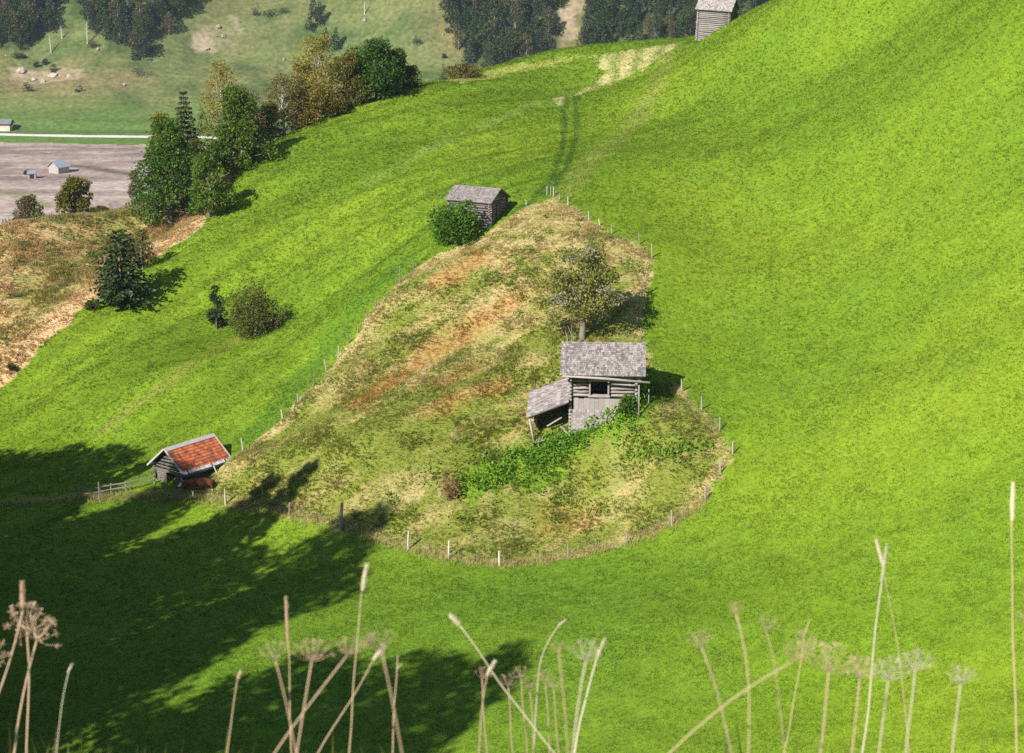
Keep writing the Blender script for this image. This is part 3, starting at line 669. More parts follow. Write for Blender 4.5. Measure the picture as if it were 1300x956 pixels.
# --- the grey log hut with the lean-to
def main_hut():
    b = pt(722, 549); lift = 0
    t = thing('log_hut', 'grey shingled log hut with a square dark opening and a lean-to on its side', 'hut', (b[0], b[1], b[2]), math.radians(-4))
    Wx, Dy = 4.45, 3.5; zE = 4.35; zR = 5.90; x0 = .1
    sp = .25
    op = (1.40, 2.66); oz = (2.72, 3.62)
    mb = MB()
    def front(z):
        if z < 2.40: return []
        if oz[0]-.06 < z < oz[1]+.05: return [(0, (op[0]-.08-x0)/Wx), ((op[1]+.08-x0)/Wx, 1)]
        return [(0, 1)]
    logs(mb, (x0, .12), (x0+Wx, .12), 0, zE-.05, sp, .22, GREY*1.02, .76, 0, front)
    logs(mb, (x0, Dy), (x0+Wx, Dy), 0, zE-.05, sp, .22, GREY, .95)
    for xx in (x0, x0+Wx): logs(mb, (xx, .12), (xx, Dy), -.2, zR-.15, sp, .22, GREY*.96, .92, .5, gable_trim(Dy, zE, zR-.1, Dy/2))
    mb.build('log_wall', M_WOOD, t, True)
    mb = MB()   # upright planks, then a skirt of shingles below
    x = x0+.22
    while x < x0+Wx-.25:
        w = RNG.uniform(.24, .42); box(mb, (x+w/2, .0, 2.02), (w/2-.004, .022, .42+RNG.uniform(-.03, .03)), None, wcol(GREY*1.12, .14)); x += w
    mb.build('plank_panel', M_WOOD, t)
    mb = MB(); slab(mb, (x0+.05, -.035, 1.64), (1, 0, 0), (0, -.05, -.9987), Wx-.1, 1.8, .03, GREY*.7)
    shingle_plane(mb, (x0+.05, -.035, 1.64), (1, 0, 0), (0, -.05, -.9987), Wx-.1, 1.8, 10, .19, .014, GREY*1.03, .2)
    mb.build('shingle_skirt', M_SHINGLE, t)
    mb = MB(); c = GREY*1.1
    for xx in op: box(mb, (xx, -.0, (oz[0]+oz[1])/2), (.055, .13, (oz[1]-oz[0])/2+.05), None, wcol(c))
    box(mb, ((op[0]+op[1])/2, -.03, oz[1]+.12), ((op[1]-op[0])/2+.1, .13, .07), None, wcol(c)); box(mb, ((op[0]+op[1])/2, -.02, oz[0]-.10), ((op[1]-op[0])/2+.1, .13, .06), None, wcol(c))
    mb.build('opening_frame', M_WOOD, t)
    mb = MB(); box(mb, (x0+Wx/2, Dy/2, 2.0), (Wx/2-.15, Dy/2-.2, .04), None, GREY*.5); mb.build('floor_boards', M_WOOD, t)
    r = roof(t, 5.75, 5.1, zR+.02, zE-.12, -.60, GREY*.90, 16, .14, .024, var=.42)
    r.location = (0, Dy/2+.0, 0)
    mb = MB()
    for yy, zz in ((-.42, zE-.10), (Dy+.42, zE-.10), (Dy/2, zR-.12)): tube(mb, [(-.3, yy, zz), (x0+Wx+.75, yy, zz+.0)], (.085, .07), 7, wcol(GREY*.85))
    mb.build('purlin', M_WOOD, t, True)
    mb = MB(); tube(mb, [(-.42, -.78, zE-.18), (2.4, -.80, zE-.30), (5.45, -.82, zE-.52)], (.07, .08, .075), 8, GREY*1.25, True, .03); mb.build('gutter_log', M_WOOD, t, True)
    for xx in (x0+.05, x0+Wx+.28):
        mb = MB(); tube(mb, [(xx, -.62, zE-.62 if xx > 2 else zE-.55), (xx, .1, zE-.25)], .05, 6, wcol()); mb.build('gutter_bracket', M_WOOD, t, True)
    mb = MB(); tube(mb, [(x0+Wx+.20, -.45, .8), (x0+Wx+.16, -.50, zE-.42)], (.06, .05), 6, wcol(GREY*1.1)); mb.build('post', M_WOOD, t, True)
    # the lean-to, falling away to one side
    A = np.array([-.02, 2.9, 3.15]); B_ = np.array([-.02, -.55, 2.3]); Cc = np.array([-2.85, -.60, 1.15]); Dd = np.array([-2.75, 2.9, 2.05])
    mb = MB(); us = (Cc-B_)/np.linalg.norm(Cc-B_); ux = (A-B_); Lx = np.linalg.norm(ux); ux /= Lx
    slab(mb, B_, ux, us, Lx, np.linalg.norm(Cc-B_), .05, GREY*.6); shingle_plane(mb, B_, ux, us, Lx, np.linalg.norm(Cc-B_), 10, .15, .02, GREY*.95, .38)
    mb.build('lean_to_roof', M_SHINGLE, t)
    mb = MB(); tube(mb, [(-2.68, -.42, 1.12), (-2.30, -.5, -.8)], (.075, .085), 7, GREY*1.25, True, .04); mb.build('post', M_WOOD, t, True)
    mb = MB(); logs(mb, (-2.3, 2.6), (-.1, 2.6), -.2, 1.7, .26, .1, GREY*.8, .9); logs(mb, (-2.3, .4), (-2.3, 2.6), .2, 1.0, .26, .1, GREY*.8, .9); mb.build('lean_to_wall', M_WOOD, t, True)
    mb = MB(); beam(mb, (-2.65, -.3, 1.10), (-.05, -.25, 2.15), .09, .11, GREY*.8); mb.build('rafter', M_WOOD, t); mb = MB(); beam(mb, (-2.5, 2.5, 1.85), (-.05, 2.5, 2.8), .09, .11, GREY*.8); mb.build('rafter', M_WOOD, t)
    # boards and poles lying about
    q = thing('loose_board', 'pale board leaning in the dark shelter of the lean-to', 'board', (0, 0, 0)); mb = MB()
    R = np.array([[math.cos(math.radians(-4)), -math.sin(math.radians(-4)), 0], [math.sin(math.radians(-4)), math.cos(math.radians(-4)), 0], [0, 0, 1]])
    W_ = lambda p: R@np.array(p)+b
    bpy.data.objects.remove(q)
    mb = MB(); beam(mb, W_((-1.5, .2, .35)), W_((-.5, .4, .95)), .16, .05, GREY*1.3); tag(mb.build('loose_board', M_WOOD), 'pale board leaning in the dark shelter of the lean-to', 'board')
    mb = MB(); beam(mb, W_((-.55, -.35, .55)), W_((.25, -.55, -.15)), .12, .05, GREY*1.3); tag(mb.build('plank', M_WOOD), 'short pale plank slanting against the log ends at the hut corner', 'plank')
    mb = MB(); o = W_((-2.1, -.75, -.75)); 
    for k in range(4): beam(mb, o+[-.32+.2*k, 0, .05+.08*k], o+[-.22+.2*k, -.1, .42+.08*k], .05, .03, GREY*1.4)
    beam(mb, o+[-.4, .0, .12], o+[.5, -.05, .42], .05, .04, GREY*1.35); beam(mb, o+[-.3, .02, .05], o+[.12, -.12, -.62], .06, .05, GREY*1.25)
    tag(mb.build('hay_rake', M_WOOD), 'broken pale wooden rake head lying at the foot of the lean-to post', 'rake')
main_hut()

def log_barn(name, label, loc, rz, Lx, Wy, zE, zR, ov=.3, base=GREY, roofbase=None, sp=.2, rows=11, roll=0, door=True, sink=1.2):
    """small hay hut: local x along the ridge, the corner nearest the viewer's right stands at the origin"""
    t = thing(name, label, 'hut', loc, rz); t.rotation_euler = (0, roll, rz)
    mb = MB()
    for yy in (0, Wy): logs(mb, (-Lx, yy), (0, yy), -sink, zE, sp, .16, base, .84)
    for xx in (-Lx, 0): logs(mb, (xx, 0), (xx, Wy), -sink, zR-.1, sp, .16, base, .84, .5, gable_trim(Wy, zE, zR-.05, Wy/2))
    mb.build('log_wall', M_WOOD, t, True)
    mb = MB()
    for yy in (.12, Wy-.12): box(mb, (-Lx/2, yy, zE/2-.2), (Lx/2-.12, .015, zE/2-.02), None, GREY*.25)  # dark sheets inside the walls stand in for shade behind the log gaps
    mb.build('inner_shade', M_WOOD, t)
    r = roof(t, Lx+2*ov, Wy+2*ov, zR+.06, zE+.06-ov*(zR-zE)/(Wy/2)*.9, -Lx-ov, roofbase if roofbase is not None else GREY*1.0, rows, .15, .02, var=.32); r.location = (0, Wy/2, 0)
    mb = MB()
    for yy, zz in ((0, zE-.02), (Wy, zE-.02), (Wy/2, zR-.10)): tube(mb, [(-Lx-ov*.9, yy, zz), (ov*.9, yy, zz)], .07, 7, wcol(base*.8))
    mb.build('purlin', M_WOOD, t, True)
    if door:
        mb = MB(); box(mb, (.13, Wy*.45, .75), (.025, .38, .72), None, base*.55); d = mb.build('door', M_WOOD, t); mb = MB(); box(mb, (.165, Wy*.45-.3, .7), (.012, .03, .6), None, base*1.2); mb.build('door_post', M_WOOD, d)
    return t
b = pt(622, 288)
log_barn('hay_barn', 'small shade-toned log barn with silvery shingles, half hidden by a bright green bush', (b[0], b[1], b[2]+.25), math.radians(-27), 3.75, 2.95, 1.78, 2.60, .28, GREY*.70, GREY*.80)  # log colour lowered to paint in the shade of the gable end
b = pn(925, 26)
log_barn('hay_barn', 'log barn on the skyline, its roof cut off by the top of the photo', (b[0], b[1], b[2]-.0), math.radians(-20), 3.55, 3.0, 1.50, 2.55, .35, GREY*.92, GREY*1.15, .21, 10, math.radians(2.5), sink=2.2)

def tiled_hut():
    b = pt(234, 623); t = thing('tiled_barn', 'shade-toned log barn with a sunlit orange tiled roof and a brown cow beside it', 'hut', (b[0], b[1], b[2]), math.radians(52))
    Lx, Wy = 3.7, 2.75; zE, zR = 1.55, 2.72; SHADE_DK = np.array([.115,.105,.10])  # wood tone darkened to carry the tree shade on the gable
    mb = MB()
    for yy in (0, Wy): logs(mb, (0, yy), (Lx, yy), -.6, zE, .2, .2, SHADE_DK, .84)
    logs(mb, (Lx, 0), (Lx, Wy), -.6, zR-.1, .2, .2, SHADE_DK, .84, .5, gable_trim(Wy, zE, zR-.05, Wy/2))
    logs(mb, (0, 0), (0, Wy), 1.1, zR-.1, .24, .22, SHADE_DK, .62, .5, gable_trim(Wy, zE, zR-.05, Wy/2))
    mb.build('log_wall', M_WOOD, t, True)
    mb = MB(); beam(mb, (-.08, -.25, 1.12), (-.08, Wy+.25, 1.12), .14, .16, SHADE_DK*1.3); mb.build('tie_beam', M_WOOD, t)
    mb = MB(); beam(mb, (-.02, Wy*.5, 1.2), (-.02, Wy*.5, 2.6), .12, .16, SHADE_DK*2.0); mb.build('king_post', M_WOOD, t)
    mb = MB()                                      # boards beside the doorway
    for k in range(4): box(mb, (-.04, .12+k*.2, .3), (.02, .095, .75), None, wcol(SHADE_DK*1.25, .1))
    mb.build('board_wall', M_WOOD, t)
    mb = MB()
    for k in range(5): box(mb, (-.05, Wy-.25-k*.19, .35), (.02, .09, .72), None, wcol(SHADE_DK*1.3, .1))
    d = mb.build('door', M_WOOD, t); mb = MB(); beam(mb, (-.09, Wy-.2, .98), (-.09, Wy-1.02, -.25), .03, .09, SHADE_DK*2.6, (1, 0, 0)); mb.build('brace', M_WOOD, d)
    for zz in (.95, -.25): mb = MB(); beam(mb, (-.085, Wy-.15, zz), (-.085, Wy-1.1, zz), .03, .08, SHADE_DK*2.0, (1, 0, 0)); mb.build('batten', M_WOOD, d)
    ov = .42; L_ = Lx+2*ov; h = Wy/2+ov; zt = zR+.08; ze = zt-h*.83; S_ = np.hypot(h, zt-ze)
    mb = MB()
    for sg in (-1, 1):
        us = np.array([0, sg*h, ze-zt])/S_; slab(mb, (-ov, 0, zt), (1, 0, 0), us, L_, S_, .06, SHADE_DK*.7)
        shingle_plane(mb, (-ov+.06, 0, zt), (1, 0, 0), us, L_-.12, S_-.14, 9, .2, .025, (.47,.130,.054), .36, .012)
    r = mb.build('tile_roof', M_TILE, t); r.location = (0, Wy/2, 0)
    mb = MB(); us = np.array([0, -h, ze-zt])/S_; n = np.array([0, -us[2], us[1]]); n = n if n[2] > 0 else -n
    box(mb, np.array([-ov+L_/2, 0, zt])+us*.13+n*.055, (L_/2, .13, .02), ((1,0,0), us, n), (.46,.43,.41)); us2 = us*[1,-1,1]; n2 = n*[1,-1,1]
    box(mb, np.array([-ov+L_/2, 0, zt])+us2*.13+n2*.055, (L_/2, .13, .02), ((1,0,0), us2, n2), (.5,.48,.46))
    q = mb.build('ridge_board', M_WOOD, t); q.location = r.location
    for k, xx in enumerate((-ov, -ov+L_)):
        for u_, n_ in ((us, n), (us2, n2)):
            mb = MB(); box(mb, np.array([xx, 0, zt])+u_*S_/2+n_*.02, (.035, S_/2, .06), ((1,0,0), u_, n_), (.42,.38,.355)); q = mb.build('barge_board', M_WOOD, t); q.location = r.location
    mb = MB(); x = -ov+.05
    while x < L_-ov-.1:                            # pale boxes for tile ends, with the light they catch painted in
        w = RNG.uniform(.05, .11)
        if RNG.uniform() > .12: box(mb, np.array([x+w/2, 0, zt])+us*(S_-.06)+n*.035, (w/2, .12, .018), ((1,0,0), us, n), np.array([.62,.62,.66])*RNG.uniform(.7, 1.1))
        x += w+RNG.uniform(.035, .07)
    box(mb, np.array([-ov+L_/2, 0, zt])+us*(S_-.06)+n*.018, (L_/2-.04, .10, .010), ((1,0,0), us, n), SHADE_DK*1.2)
    q = mb.build('eave_glints', M_WOOD, t); q.location = r.location
    mb = MB(); tube(mb, [(-ov-.1, -ov-.02, ze-.14), (L_-ov+.25, -ov-.1, ze-.10)], (.09, .08), 7, SHADE_DK*.7); tube(mb, [(-ov, 0, zE+.02), (L_-ov, 0, zE+.02)], .08, 7, SHADE_DK*.8); tube(mb, [(-ov, Wy, zE+.02), (L_-ov, Wy, zE+.02)], .08, 7, SHADE_DK*.8)
    mb.build('purlin', M_WOOD, t, True)
    mb = MB(); tube(mb, [(2.2, -.62, 1.35), (2.55, -1.05, -.05)], (.035, .04), 6, (.42,.42,.40)); q = mb.build('prop_pole', M_WOOD, t, True)
tiled_hut()

# --- far buildings
def far_house(name, label, loc, rz, Lx, Wy, zE, zR, wall, roofc, ov=.6, cat='barn', opening=None, plinth=None):
    t = thing(name, label, cat, loc, rz)
    mb = MB(); V = [(-Lx/2,-Wy/2,-.5),(Lx/2,-Wy/2,-.5),(Lx/2,Wy/2,-.5),(-Lx/2,Wy/2,-.5),(-Lx/2,-Wy/2,zE),(Lx/2,-Wy/2,zE),(Lx/2,Wy/2,zE),(-Lx/2,Wy/2,zE),(-Lx/2,0,zR),(Lx/2,0,zR)]
    mb.add(V, [np.array([[0,1,5,4],[2,3,7,6]]), np.array([[1,2,6,9,5],[3,0,4,8,7]])], wall); mb.build('wall', M_PLAIN, t)
    mb = MB(); h = Wy/2+ov; k = (zR-zE)/(Wy/2); ze = zR-h*k; S_ = np.hypot(h, zR-ze)
    for sg in (-1, 1): slab(mb, (-Lx/2-ov, 0, zR+.16), (1,0,0), np.array([0, sg*h, ze-zR])/S_, Lx+2*ov, S_, .14, roofc)
    mb.build('roof', M_TIN, t)
    if opening:
        mb = MB(); box(mb, opening[0], opening[1], None, (.02,.02,.02)); mb.build('doorway_shade', M_PLAIN, t)  # near-black box paints the shade inside the open front
    if plinth is not None:
        mb = MB(); box(mb, (0, 0, .5), (Lx/2+.05, Wy/2+.05, 1.0), None, plinth); mb.build('plinth', M_PLAIN, t)
    return t
r_ = lambda u, v: on_plane(np.array(float(u)), np.array(float(v)), VZ+.05)
p = r_(75, 219); far_house('field_barn', 'larger pale barn with a blue grey metal roof standing on the ploughed field', p, math.radians(55), 4.6, 4.6, 2.2, 3.9, (.36,.32,.29), (.30,.31,.36), .5)
p = r_(41, 226); far_house('field_shed', 'tiny grey shed with a dark open front beside the ploughed field barn', p, math.radians(8), 2.5, 2.4, 1.5, 2.3, (.30,.27,.25), (.20,.20,.24), .25, 'shed', ((.0,-1.22,.75), (.7,.05,.7)))
p = pt(4, 164, d0=400); far_house('farm_building', 'long farm building with dark roof and reddish wood walls beside the valley road', (p[0]-1.5, p[1], p[2]), math.radians(-2), 9.5, 5, 2.4, 3.7, (.26,.12,.075), (.17,.17,.19), .5, 'farm building', None, (.55,.48,.40))

# ------------------------------------------------------------------ fences
def fence(name, label, lst, wires=(.55, .85), tone=GREY*1.15, brk=()):
    q = pts([(u, v) for u, v, h, l, w, c in lst]); t = thing(name, label, 'fence', tuple(q[0])); o = q[0]; tops = []
    for p, (u, v, h, l, w, c) in zip(q, lst):
        hh = px_h(p, h); mb = MB(); a = p-o; top = a+[l*hh, RNG.normal(0, .04)*hh, hh]; r = w/2
        n = 5; P_ = [a+[0, 0, -.35]+(top-a+[0, 0, .35])*k for k in np.linspace(0, 1, n)]
        tube(mb, P_, [r*1.05, r, r*.98, r*.95, r*.82], 6, np.asarray(c)*RNG.uniform(.85, 1.12), True, .07); mb.build('post', M_WOOD, t); tops.append((a, hh))
    mb = MB()
    for i in range(len(tops)-1):
        if i in brk: continue
        (a, ha), (b_, hb) = tops[i], tops[i+1]
        for f in wires: tube(mb, [a+[0, -.05, ha*f], (a+b_)/2+[0, -.05, (ha+hb)/2*f-.05], b_+[0, -.05, hb*f]], .003, 3, (.2,.19,.18), False)
    mb.build('wire', M_TIN, t); return t
W1, G_, D_ = np.array([.50,.46,.42]), GREY*1.2, GREY*.75
fence('wire_fence', 'wire fence of pale wooden posts along the lower edge of the rough pasture', [(127,638,26,-.03,.12,D_*.8),(286,641,20,.0,.12,W1),(367,656,18,.06,.12,np.array([.30,.20,.16])),(431,672,34,.12,.26,G_*.9),(517,697,23,.1,.16,W1*.9),(569,710,24,.05,.12,W1),(634,718,19,-.02,.13,W1*1.2),(721,707,17,.0,.10,G_*.8),(796,690,16,.0,.11,G_),(853,667,20,-.05,.13,G_),(896,635,18,-.08,.13,G_*.9),(915,601,13,-.1,.12,G_),(930,577,17,.0,.11,G_),(914,546,17,-.04,.11,G_),(891,519,16,-.06,.10,G_),(866,497,16,-.08,.10,G_)])
fence('wire_fence', 'wire fence of thin grey posts from the log hut up to the pasture top', [(824,512,18,-.02,.12,G_*.85),(814,430,14,-.05,.08,D_),(814,402,13,-.1,.10,G_),(820,376,26,-.04,.09,G_),(828,327,17,-.06,.11,G_),(813,310,14,-.2,.10,D_),(777,297,12,-.08,.09,G_),(762,287,9,-.2,.09,W1),(748,281,13,-.08,.09,W1),(732,270,9,-.05,.08,G_),(721,261,12,.0,.09,W1),(710,254,8,0,.08,G_),(703,249,12,-.05,.08,W1),(699,248,12,.02,.08,G_),(694,248,11,.05,.08,W1),(668,261,7,0,.09,W1)], brk=(0,))
fence('wire_fence', 'wire fence of short posts down the gully side of the rough pasture', [(525,341,12,0,.09,D_),(507,360,23,.05,.12,D_),(477,389,12,.08,.10,D_),(466,404,10,.05,.10,D_),(455,423,12,-.05,.10,D_),(443,436,13,-.05,.10,D_*.9),(430,453,14,.0,.11,G_),(415,470,14,-.2,.10,G_),(398,490,11,.1,.10,D_),(379,512,12,-.1,.10,G_),(359,531,11,-.15,.09,W1),(309,572,16,-.14,.10,W1)])
# low rail fence by the tiled barn
q = pts([(100,634),(127,630),(141,627),(160,624),(196,615)]); t = thing('rail_fence', 'low grey rail fence running to the tiled barn', 'fence', tuple(q[0]))
for p in q: mb = MB(); tube(mb, [p-q[0]+[0,0,-.3], p-q[0]+[.02,0,.75]], .045, 6, wcol(GREY*.9)); mb.build('post', M_WOOD, t)
for hh in (.35, .65):
    mb = MB()
    for a, c in zip(q[:-1], q[1:]): beam(mb, a-q[0]+[0,-.06,hh], c-q[0]+[0,-.06,hh], .05, .07, wcol(W1*.5))
    mb.build('rail', M_WOOD, t)

# ------------------------------------------------------------------ cow beside the tiled barn
def skin_body(name, nodes, edges, mat, colf, sub=2):
    me = bpy.data.meshes.new(name); me.from_pydata([n[:3] for n in nodes], edges, []); o = bpy.data.objects.new(name, me); C.objects.link(o)
    o.modifiers.new('s', 'SKIN'); s = o.modifiers.new('d', 'SUBSURF'); s.levels = s.render_levels = sub
    for i, n in enumerate(nodes): me.skin_vertices[0].data[i].radius = n[3:5]; me.skin_vertices[0].data[i].use_root = (i == 0)
    dg = bpy.context.evaluated_depsgraph_get(); m2 = bpy.data.meshes.new_from_object(o.evaluated_get(dg)); bpy.data.objects.remove(o)
    V = np.empty(len(m2.vertices)*3); m2.vertices.foreach_get('co', V); V = V.reshape(-1, 3)
    a = m2.attributes.new('col', 'FLOAT_COLOR', 'POINT'); c = np.ones((len(V), 4), np.float32); c[:, :3] = colf(V); a.data.foreach_set('color', c.ravel())
    m2.materials.clear(); m2.materials.append(mat); m2.polygons.foreach_set('use_smooth', np.ones(len(m2.polygons), bool)); m2.name = name
    o = bpy.data.objects.new(name, m2); C.objects.link(o); return o
cow_nodes = [(0,0,1.02,.33,.36),(-.45,0,1.0,.34,.38),(.45,0,1.02,.30,.33),(.78,0,1.08,.25,.26),(-.80,0,1.03,.24,.30),(-1.08,0,1.12,.15,.20),(-1.32,0,1.12,.12,.15),(-1.52,0,.98,.095,.11),(-1.68,0,.86,.075,.075),
 (-.62,.20,.80,.14,.14),(-.62,.21,.42,.075,.075),(-.62,.21,.05,.06,.06),(-.62,-.20,.80,.14,.14),(-.64,-.21,.42,.075,.075),(-.64,-.21,.05,.06,.06),
 (.72,.20,.86,.17,.17),(.80,.21,.48,.075,.08),(.72,.21,.05,.06,.06),(.72,-.20,.86,.17,.17),(.82,-.21,.48,.075,.08),(.74,-.21,.05,.06,.06),
 (.98,0,1.12,.05,.05),(1.04,0,.75,.025,.025),(1.04,0,.42,.04,.04),(-1.30,.2,1.20,.04,.06),(-1.30,-.2,1.20,.04,.06)]
cow_edges = [(0,1),(0,2),(2,3),(1,4),(4,5),(5,6),(6,7),(7,8),(4,9),(9,10),(10,11),(4,12),(12,13),(13,14),(3,15),(15,16),(16,17),(3,18),(18,19),(19,20),(3,21),(21,22),(22,23),(6,24),(6,25)]
def cow_col(V):
    br = np.array([.13,.042,.018]); wh = np.array([.62,.58,.52]); n = fbm(V[:, 0]*5+3, V[:, 2]*5, 91, 2)
    w = (V[:, 2] < .50)|((V[:, 0] < -1.45))|((V[:, 2] < .78+.2*(n-.5))&(np.abs(V[:, 1]) < .2)&(np.abs(V[:, 0]) < .6))
    return np.where(w[:, None], wh, br)
p = pt(252, 629)
cow = skin_body('cow', cow_nodes, cow_edges, M_FUR, cow_col); cow.location = (p[0]+.15, p[1]+.25, p[2]-.08); cow.rotation_euler = (0, 0, math.radians(20)); cow.scale = (.92,)*3
tag(cow, 'brown cow with white markings standing in the shade beside the tiled barn', 'cow')
for sg in (1, -1):
    mb = MB(); tube(mb, [(-1.34, .09*sg, 1.26), (-1.36, .22*sg, 1.36), (-1.44, .24*sg, 1.46)], (.028, .02, .006), 6, (.6,.55,.45)); mb.build('horn', M_FUR, cow, True)
# ------------------------------------------------------------------ trees and bushes
def spot(u, vb, vt, back=0.0, d0=40):
    """standing point below photo pixel (u, vb), moved back along the view, and the height that reaches row vt"""
    p = pn(u, vb); k = (p[1]+back)/p[1]; x, y = p[0]*k, p[1]*k; z = hz(x, y)
    r = ray(u, vt); top = r*(y/r[1]); return np.array([x, y, z]), top[2]-z
DKG, DKG2 = (.042,.098,.013), (.090,.165,.017)
OLV, OLV2 = (.085,.095,.020), (.17,.15,.030)
GLD, GLD2 = (.17,.155,.030), (.33,.27,.048)
RST, RST2 = (.115,.095,.032), (.18,.14,.045)
GT = 'trees along the edge of the hill'
def bl(u, vb, vt, wpx, name, label, col, col2, n, ls, back=0, seed=1, shape='round', base=.12, clumps=28, bark=(.16,.13,.10), du=0, grp=GT):
    p, H = spot(u, vb, vt, back); w = px_w(p, wpx)*(1.12 if grp == GT else 1); p[0] += px_w(p, du)
    tm, cm = broadleaf(H, w, n, col, col2, ls, base, seed, shape, bark, clumps=clumps)
    return plant_tree(name, label, p, tm, cm, M_LEAF, 'tree', grp)
def cf(u, vb, vt, wpx, label, col, col2, back=0, seed=1, wh=16, per=9, sub=7, grp=GT, **k):
    p, H = spot(u, vb, vt, back); tm, cm = conifer(H, px_w(p, wpx), col, col2, seed, wh, per, sub, **k)
    return plant_tree('spruce_tree', label, p, tm, cm, M_NEEDLE, 'tree', grp)
bl(218, 285, 152, 92, 'maple_tree', 'tall dark green maple at the corner where the brown bank meets the hill', DKG, DKG2, 6500, .34, 0, 11, 'cone', .03, 44)
bl(207, 250, 143, 32, 'birch_tree', 'slim birch with a yellow tip poking up behind the tall dark maple', GLD, GLD2, 1300, .28, 6, 12, 'birch')
cf(238, 240, 113, 56, 'grey green spruce with a pointed tip behind the dark maple', (.045,.065,.022), (.085,.095,.030), 8, 13, 17, 9, 7)
bl(286, 215, 78, 62, 'birch_tree', 'tall thin birch with yellow brown leaves and a pale trunk above the green maple', GLD, GLD2, 2200, .27, 8, 14, 'birch', .15, 34, (.42,.38,.34))
bl(316, 210, 108, 44, 'bare_tree', 'sparse reddish brown tree beside the tall yellow birch', (.17,.11,.06), (.24,.16,.09), 700, .22, 9, 15, 'birch', .2, 22, (.22,.16,.13))
bl(303, 218, 112, 78, 'maple_tree', 'broad green maple with a yellowish crown on the slope edge', (.055,.115,.013), (.13,.185,.02), 5500, .33, 1, 16, 'cone', .04, 40)
bl(266, 276, 198, 50, 'ash_tree', 'small light green tree in front of the two maples', (.07,.14,.016), (.13,.20,.022), 2600, .29, 0, 17, 'dome', .02, 26)
bl(330, 185, 140, 30, 'hazel_tree', 'low dark green tree squeezed between the maple and the brown birch', DKG, DKG2, 1200, .28, 2, 18, 'dome', .02, 16)
bl(362, 170, 95, 62, 'birch_tree', 'brownish birch with forked white limbs and thin foliage', RST, OLV2, 1900, .27, 2, 19, 'round', .15, 30, (.50,.46,.42))
bl(388, 163, 80, 40, 'hazel_tree', 'rusty brown tree in the middle of the row', RST, GLD, 1700, .28, 5, 20, 'birch', .05, 24)
bl(405, 158, 46, 62, 'birch_tree', 'tallest golden birch of the row with drooping yellow leaves', (.18,.17,.032), (.36,.30,.05), 3200, .28, 5, 21, 'birch', .06, 38, (.40,.36,.30))
bl(408, 158, 112, 54, 'hornbeam_tree', 'rusty orange tree standing under the golden birch', (.12,.11,.02), (.22,.16,.03), 2400, .29, 2, 22, 'dome', .02, 24)
bl(441, 145, 66, 48, 'birch_tree', 'yellow green birch between the golden birch and the dark maple', OLV, (.24,.20,.035), 2600, .28, 3, 23, 'birch', .04, 30)
bl(477, 133, 52, 70, 'maple_tree', 'dark green round maple with an orange top near the crest', (.030,.080,.013), (.070,.140,.016), 5200, .33, 3, 24, 'dome', .02, 42)
bl(506, 122, 62, 46, 'ash_tree', 'olive green tree at the right of the dark round maple', (.055,.085,.016), (.10,.125,.022), 2600, .29, 3, 25, 'cone', .02, 28)
bl(522, 117, 84, 26, 'willow_shrub', 'small pale green tree at the end of the row', (.07,.10,.025), (.12,.14,.03), 1100, .26, 3, 32, 'dome', .02, 18)
cf(535, 112, 91, 14, 'tiny dark spruce at the right end of the row', (.03,.06,.018), (.06,.09,.02), 1.5, 26, 9, 6, 4)
cf(563, 108, 80, 24, 'small dark spruce just beyond the crest of the meadow', (.03,.055,.018), (.055,.08,.02), 3, 27, 11, 7, 5)
bl(588, 102, 84, 46, 'brown_shrub', 'low brown shrub beside the small spruce beyond the crest', OLV, (.16,.12,.035), 1400, .26, 3, 28, 'dome', .02, 18)
for i, (u, vb, vt, w, sh, c1, c2, lb) in enumerate([(345,178,132,34,'dome',OLV,GLD,'low olive shrub tree at the foot of the forked birch'),(424,153,118,36,'dome',(.09,.095,.02),(.2,.16,.03),'yellowish shrub tree between the rusty tree and the yellow green birch'),(456,140,104,34,'dome',OLV,(.15,.15,.03),'olive shrub tree at the foot of the dark round maple'),(248,245,178,40,'round',(.06,.085,.02),(.11,.12,.03),'dull green tree filling the gap behind the tall dark maple'),(286,232,165,36,'dome',(.06,.10,.016),(.12,.15,.02),'green tree filling the gap between the two maples'),(378,168,120,34,'dome',RST,OLV2,'brown shrub tree under the tall birches'),(492,128,88,32,'dome',DKG,DKG2,'dark green tree close against the round maple')]):
    bl(u, vb, vt, w, 'hazel_tree', lb, c1, c2, 1500, .28, 2, 100+i, sh, .02, 20)
# by the gully and beyond the brown bank
cf(156, 382, 289, 84, 'dark bushy spruce leaning over the gully by the brown bank', (.018,.042,.012), (.045,.075,.016), -.5, 29, 14, 11, 8, nl=.42, droop=.1, base=.02, pw=.5)
bl(182, 345, 292, 34, 'hazel_tree', 'sparse brownish shrub behind the bushy spruce in the gully', (.07,.085,.025), (.15,.13,.04), 700, .24, 1, 30, 'dome', .02, 16)
GV = 'trees standing beyond the brown bank'
bl(98, 279, 226, 55, 'lime_tree', 'round yellow green tree beyond the brown bank in front of the ploughed field', (.095,.105,.018), (.20,.18,.025), 4200, .30, 13, 33, 'dome', .05, 34, grp=GV)
bl(38, 295, 249, 46, 'copper_tree', 'reddish brown tree beyond the far edge of the brown bank', (.13,.085,.05), (.10,.11,.03), 2600, .26, 13, 34, 'dome', .05, 30, (.25,.20,.17), grp=GV)
bl(174, 264, 217, 24, 'alder_tree', 'thin grey green tree beside the tall dark maple', (.09,.095,.035), (.14,.13,.05), 900, .25, 5, 35, 'birch', .03, 20, grp=GV)
cf(141, 270, 257, 18, 'very small green spruce on the rim of the brown bank', (.04,.07,.02), (.07,.10,.025), 3, 36, 8, 6, 4, grp=GV)
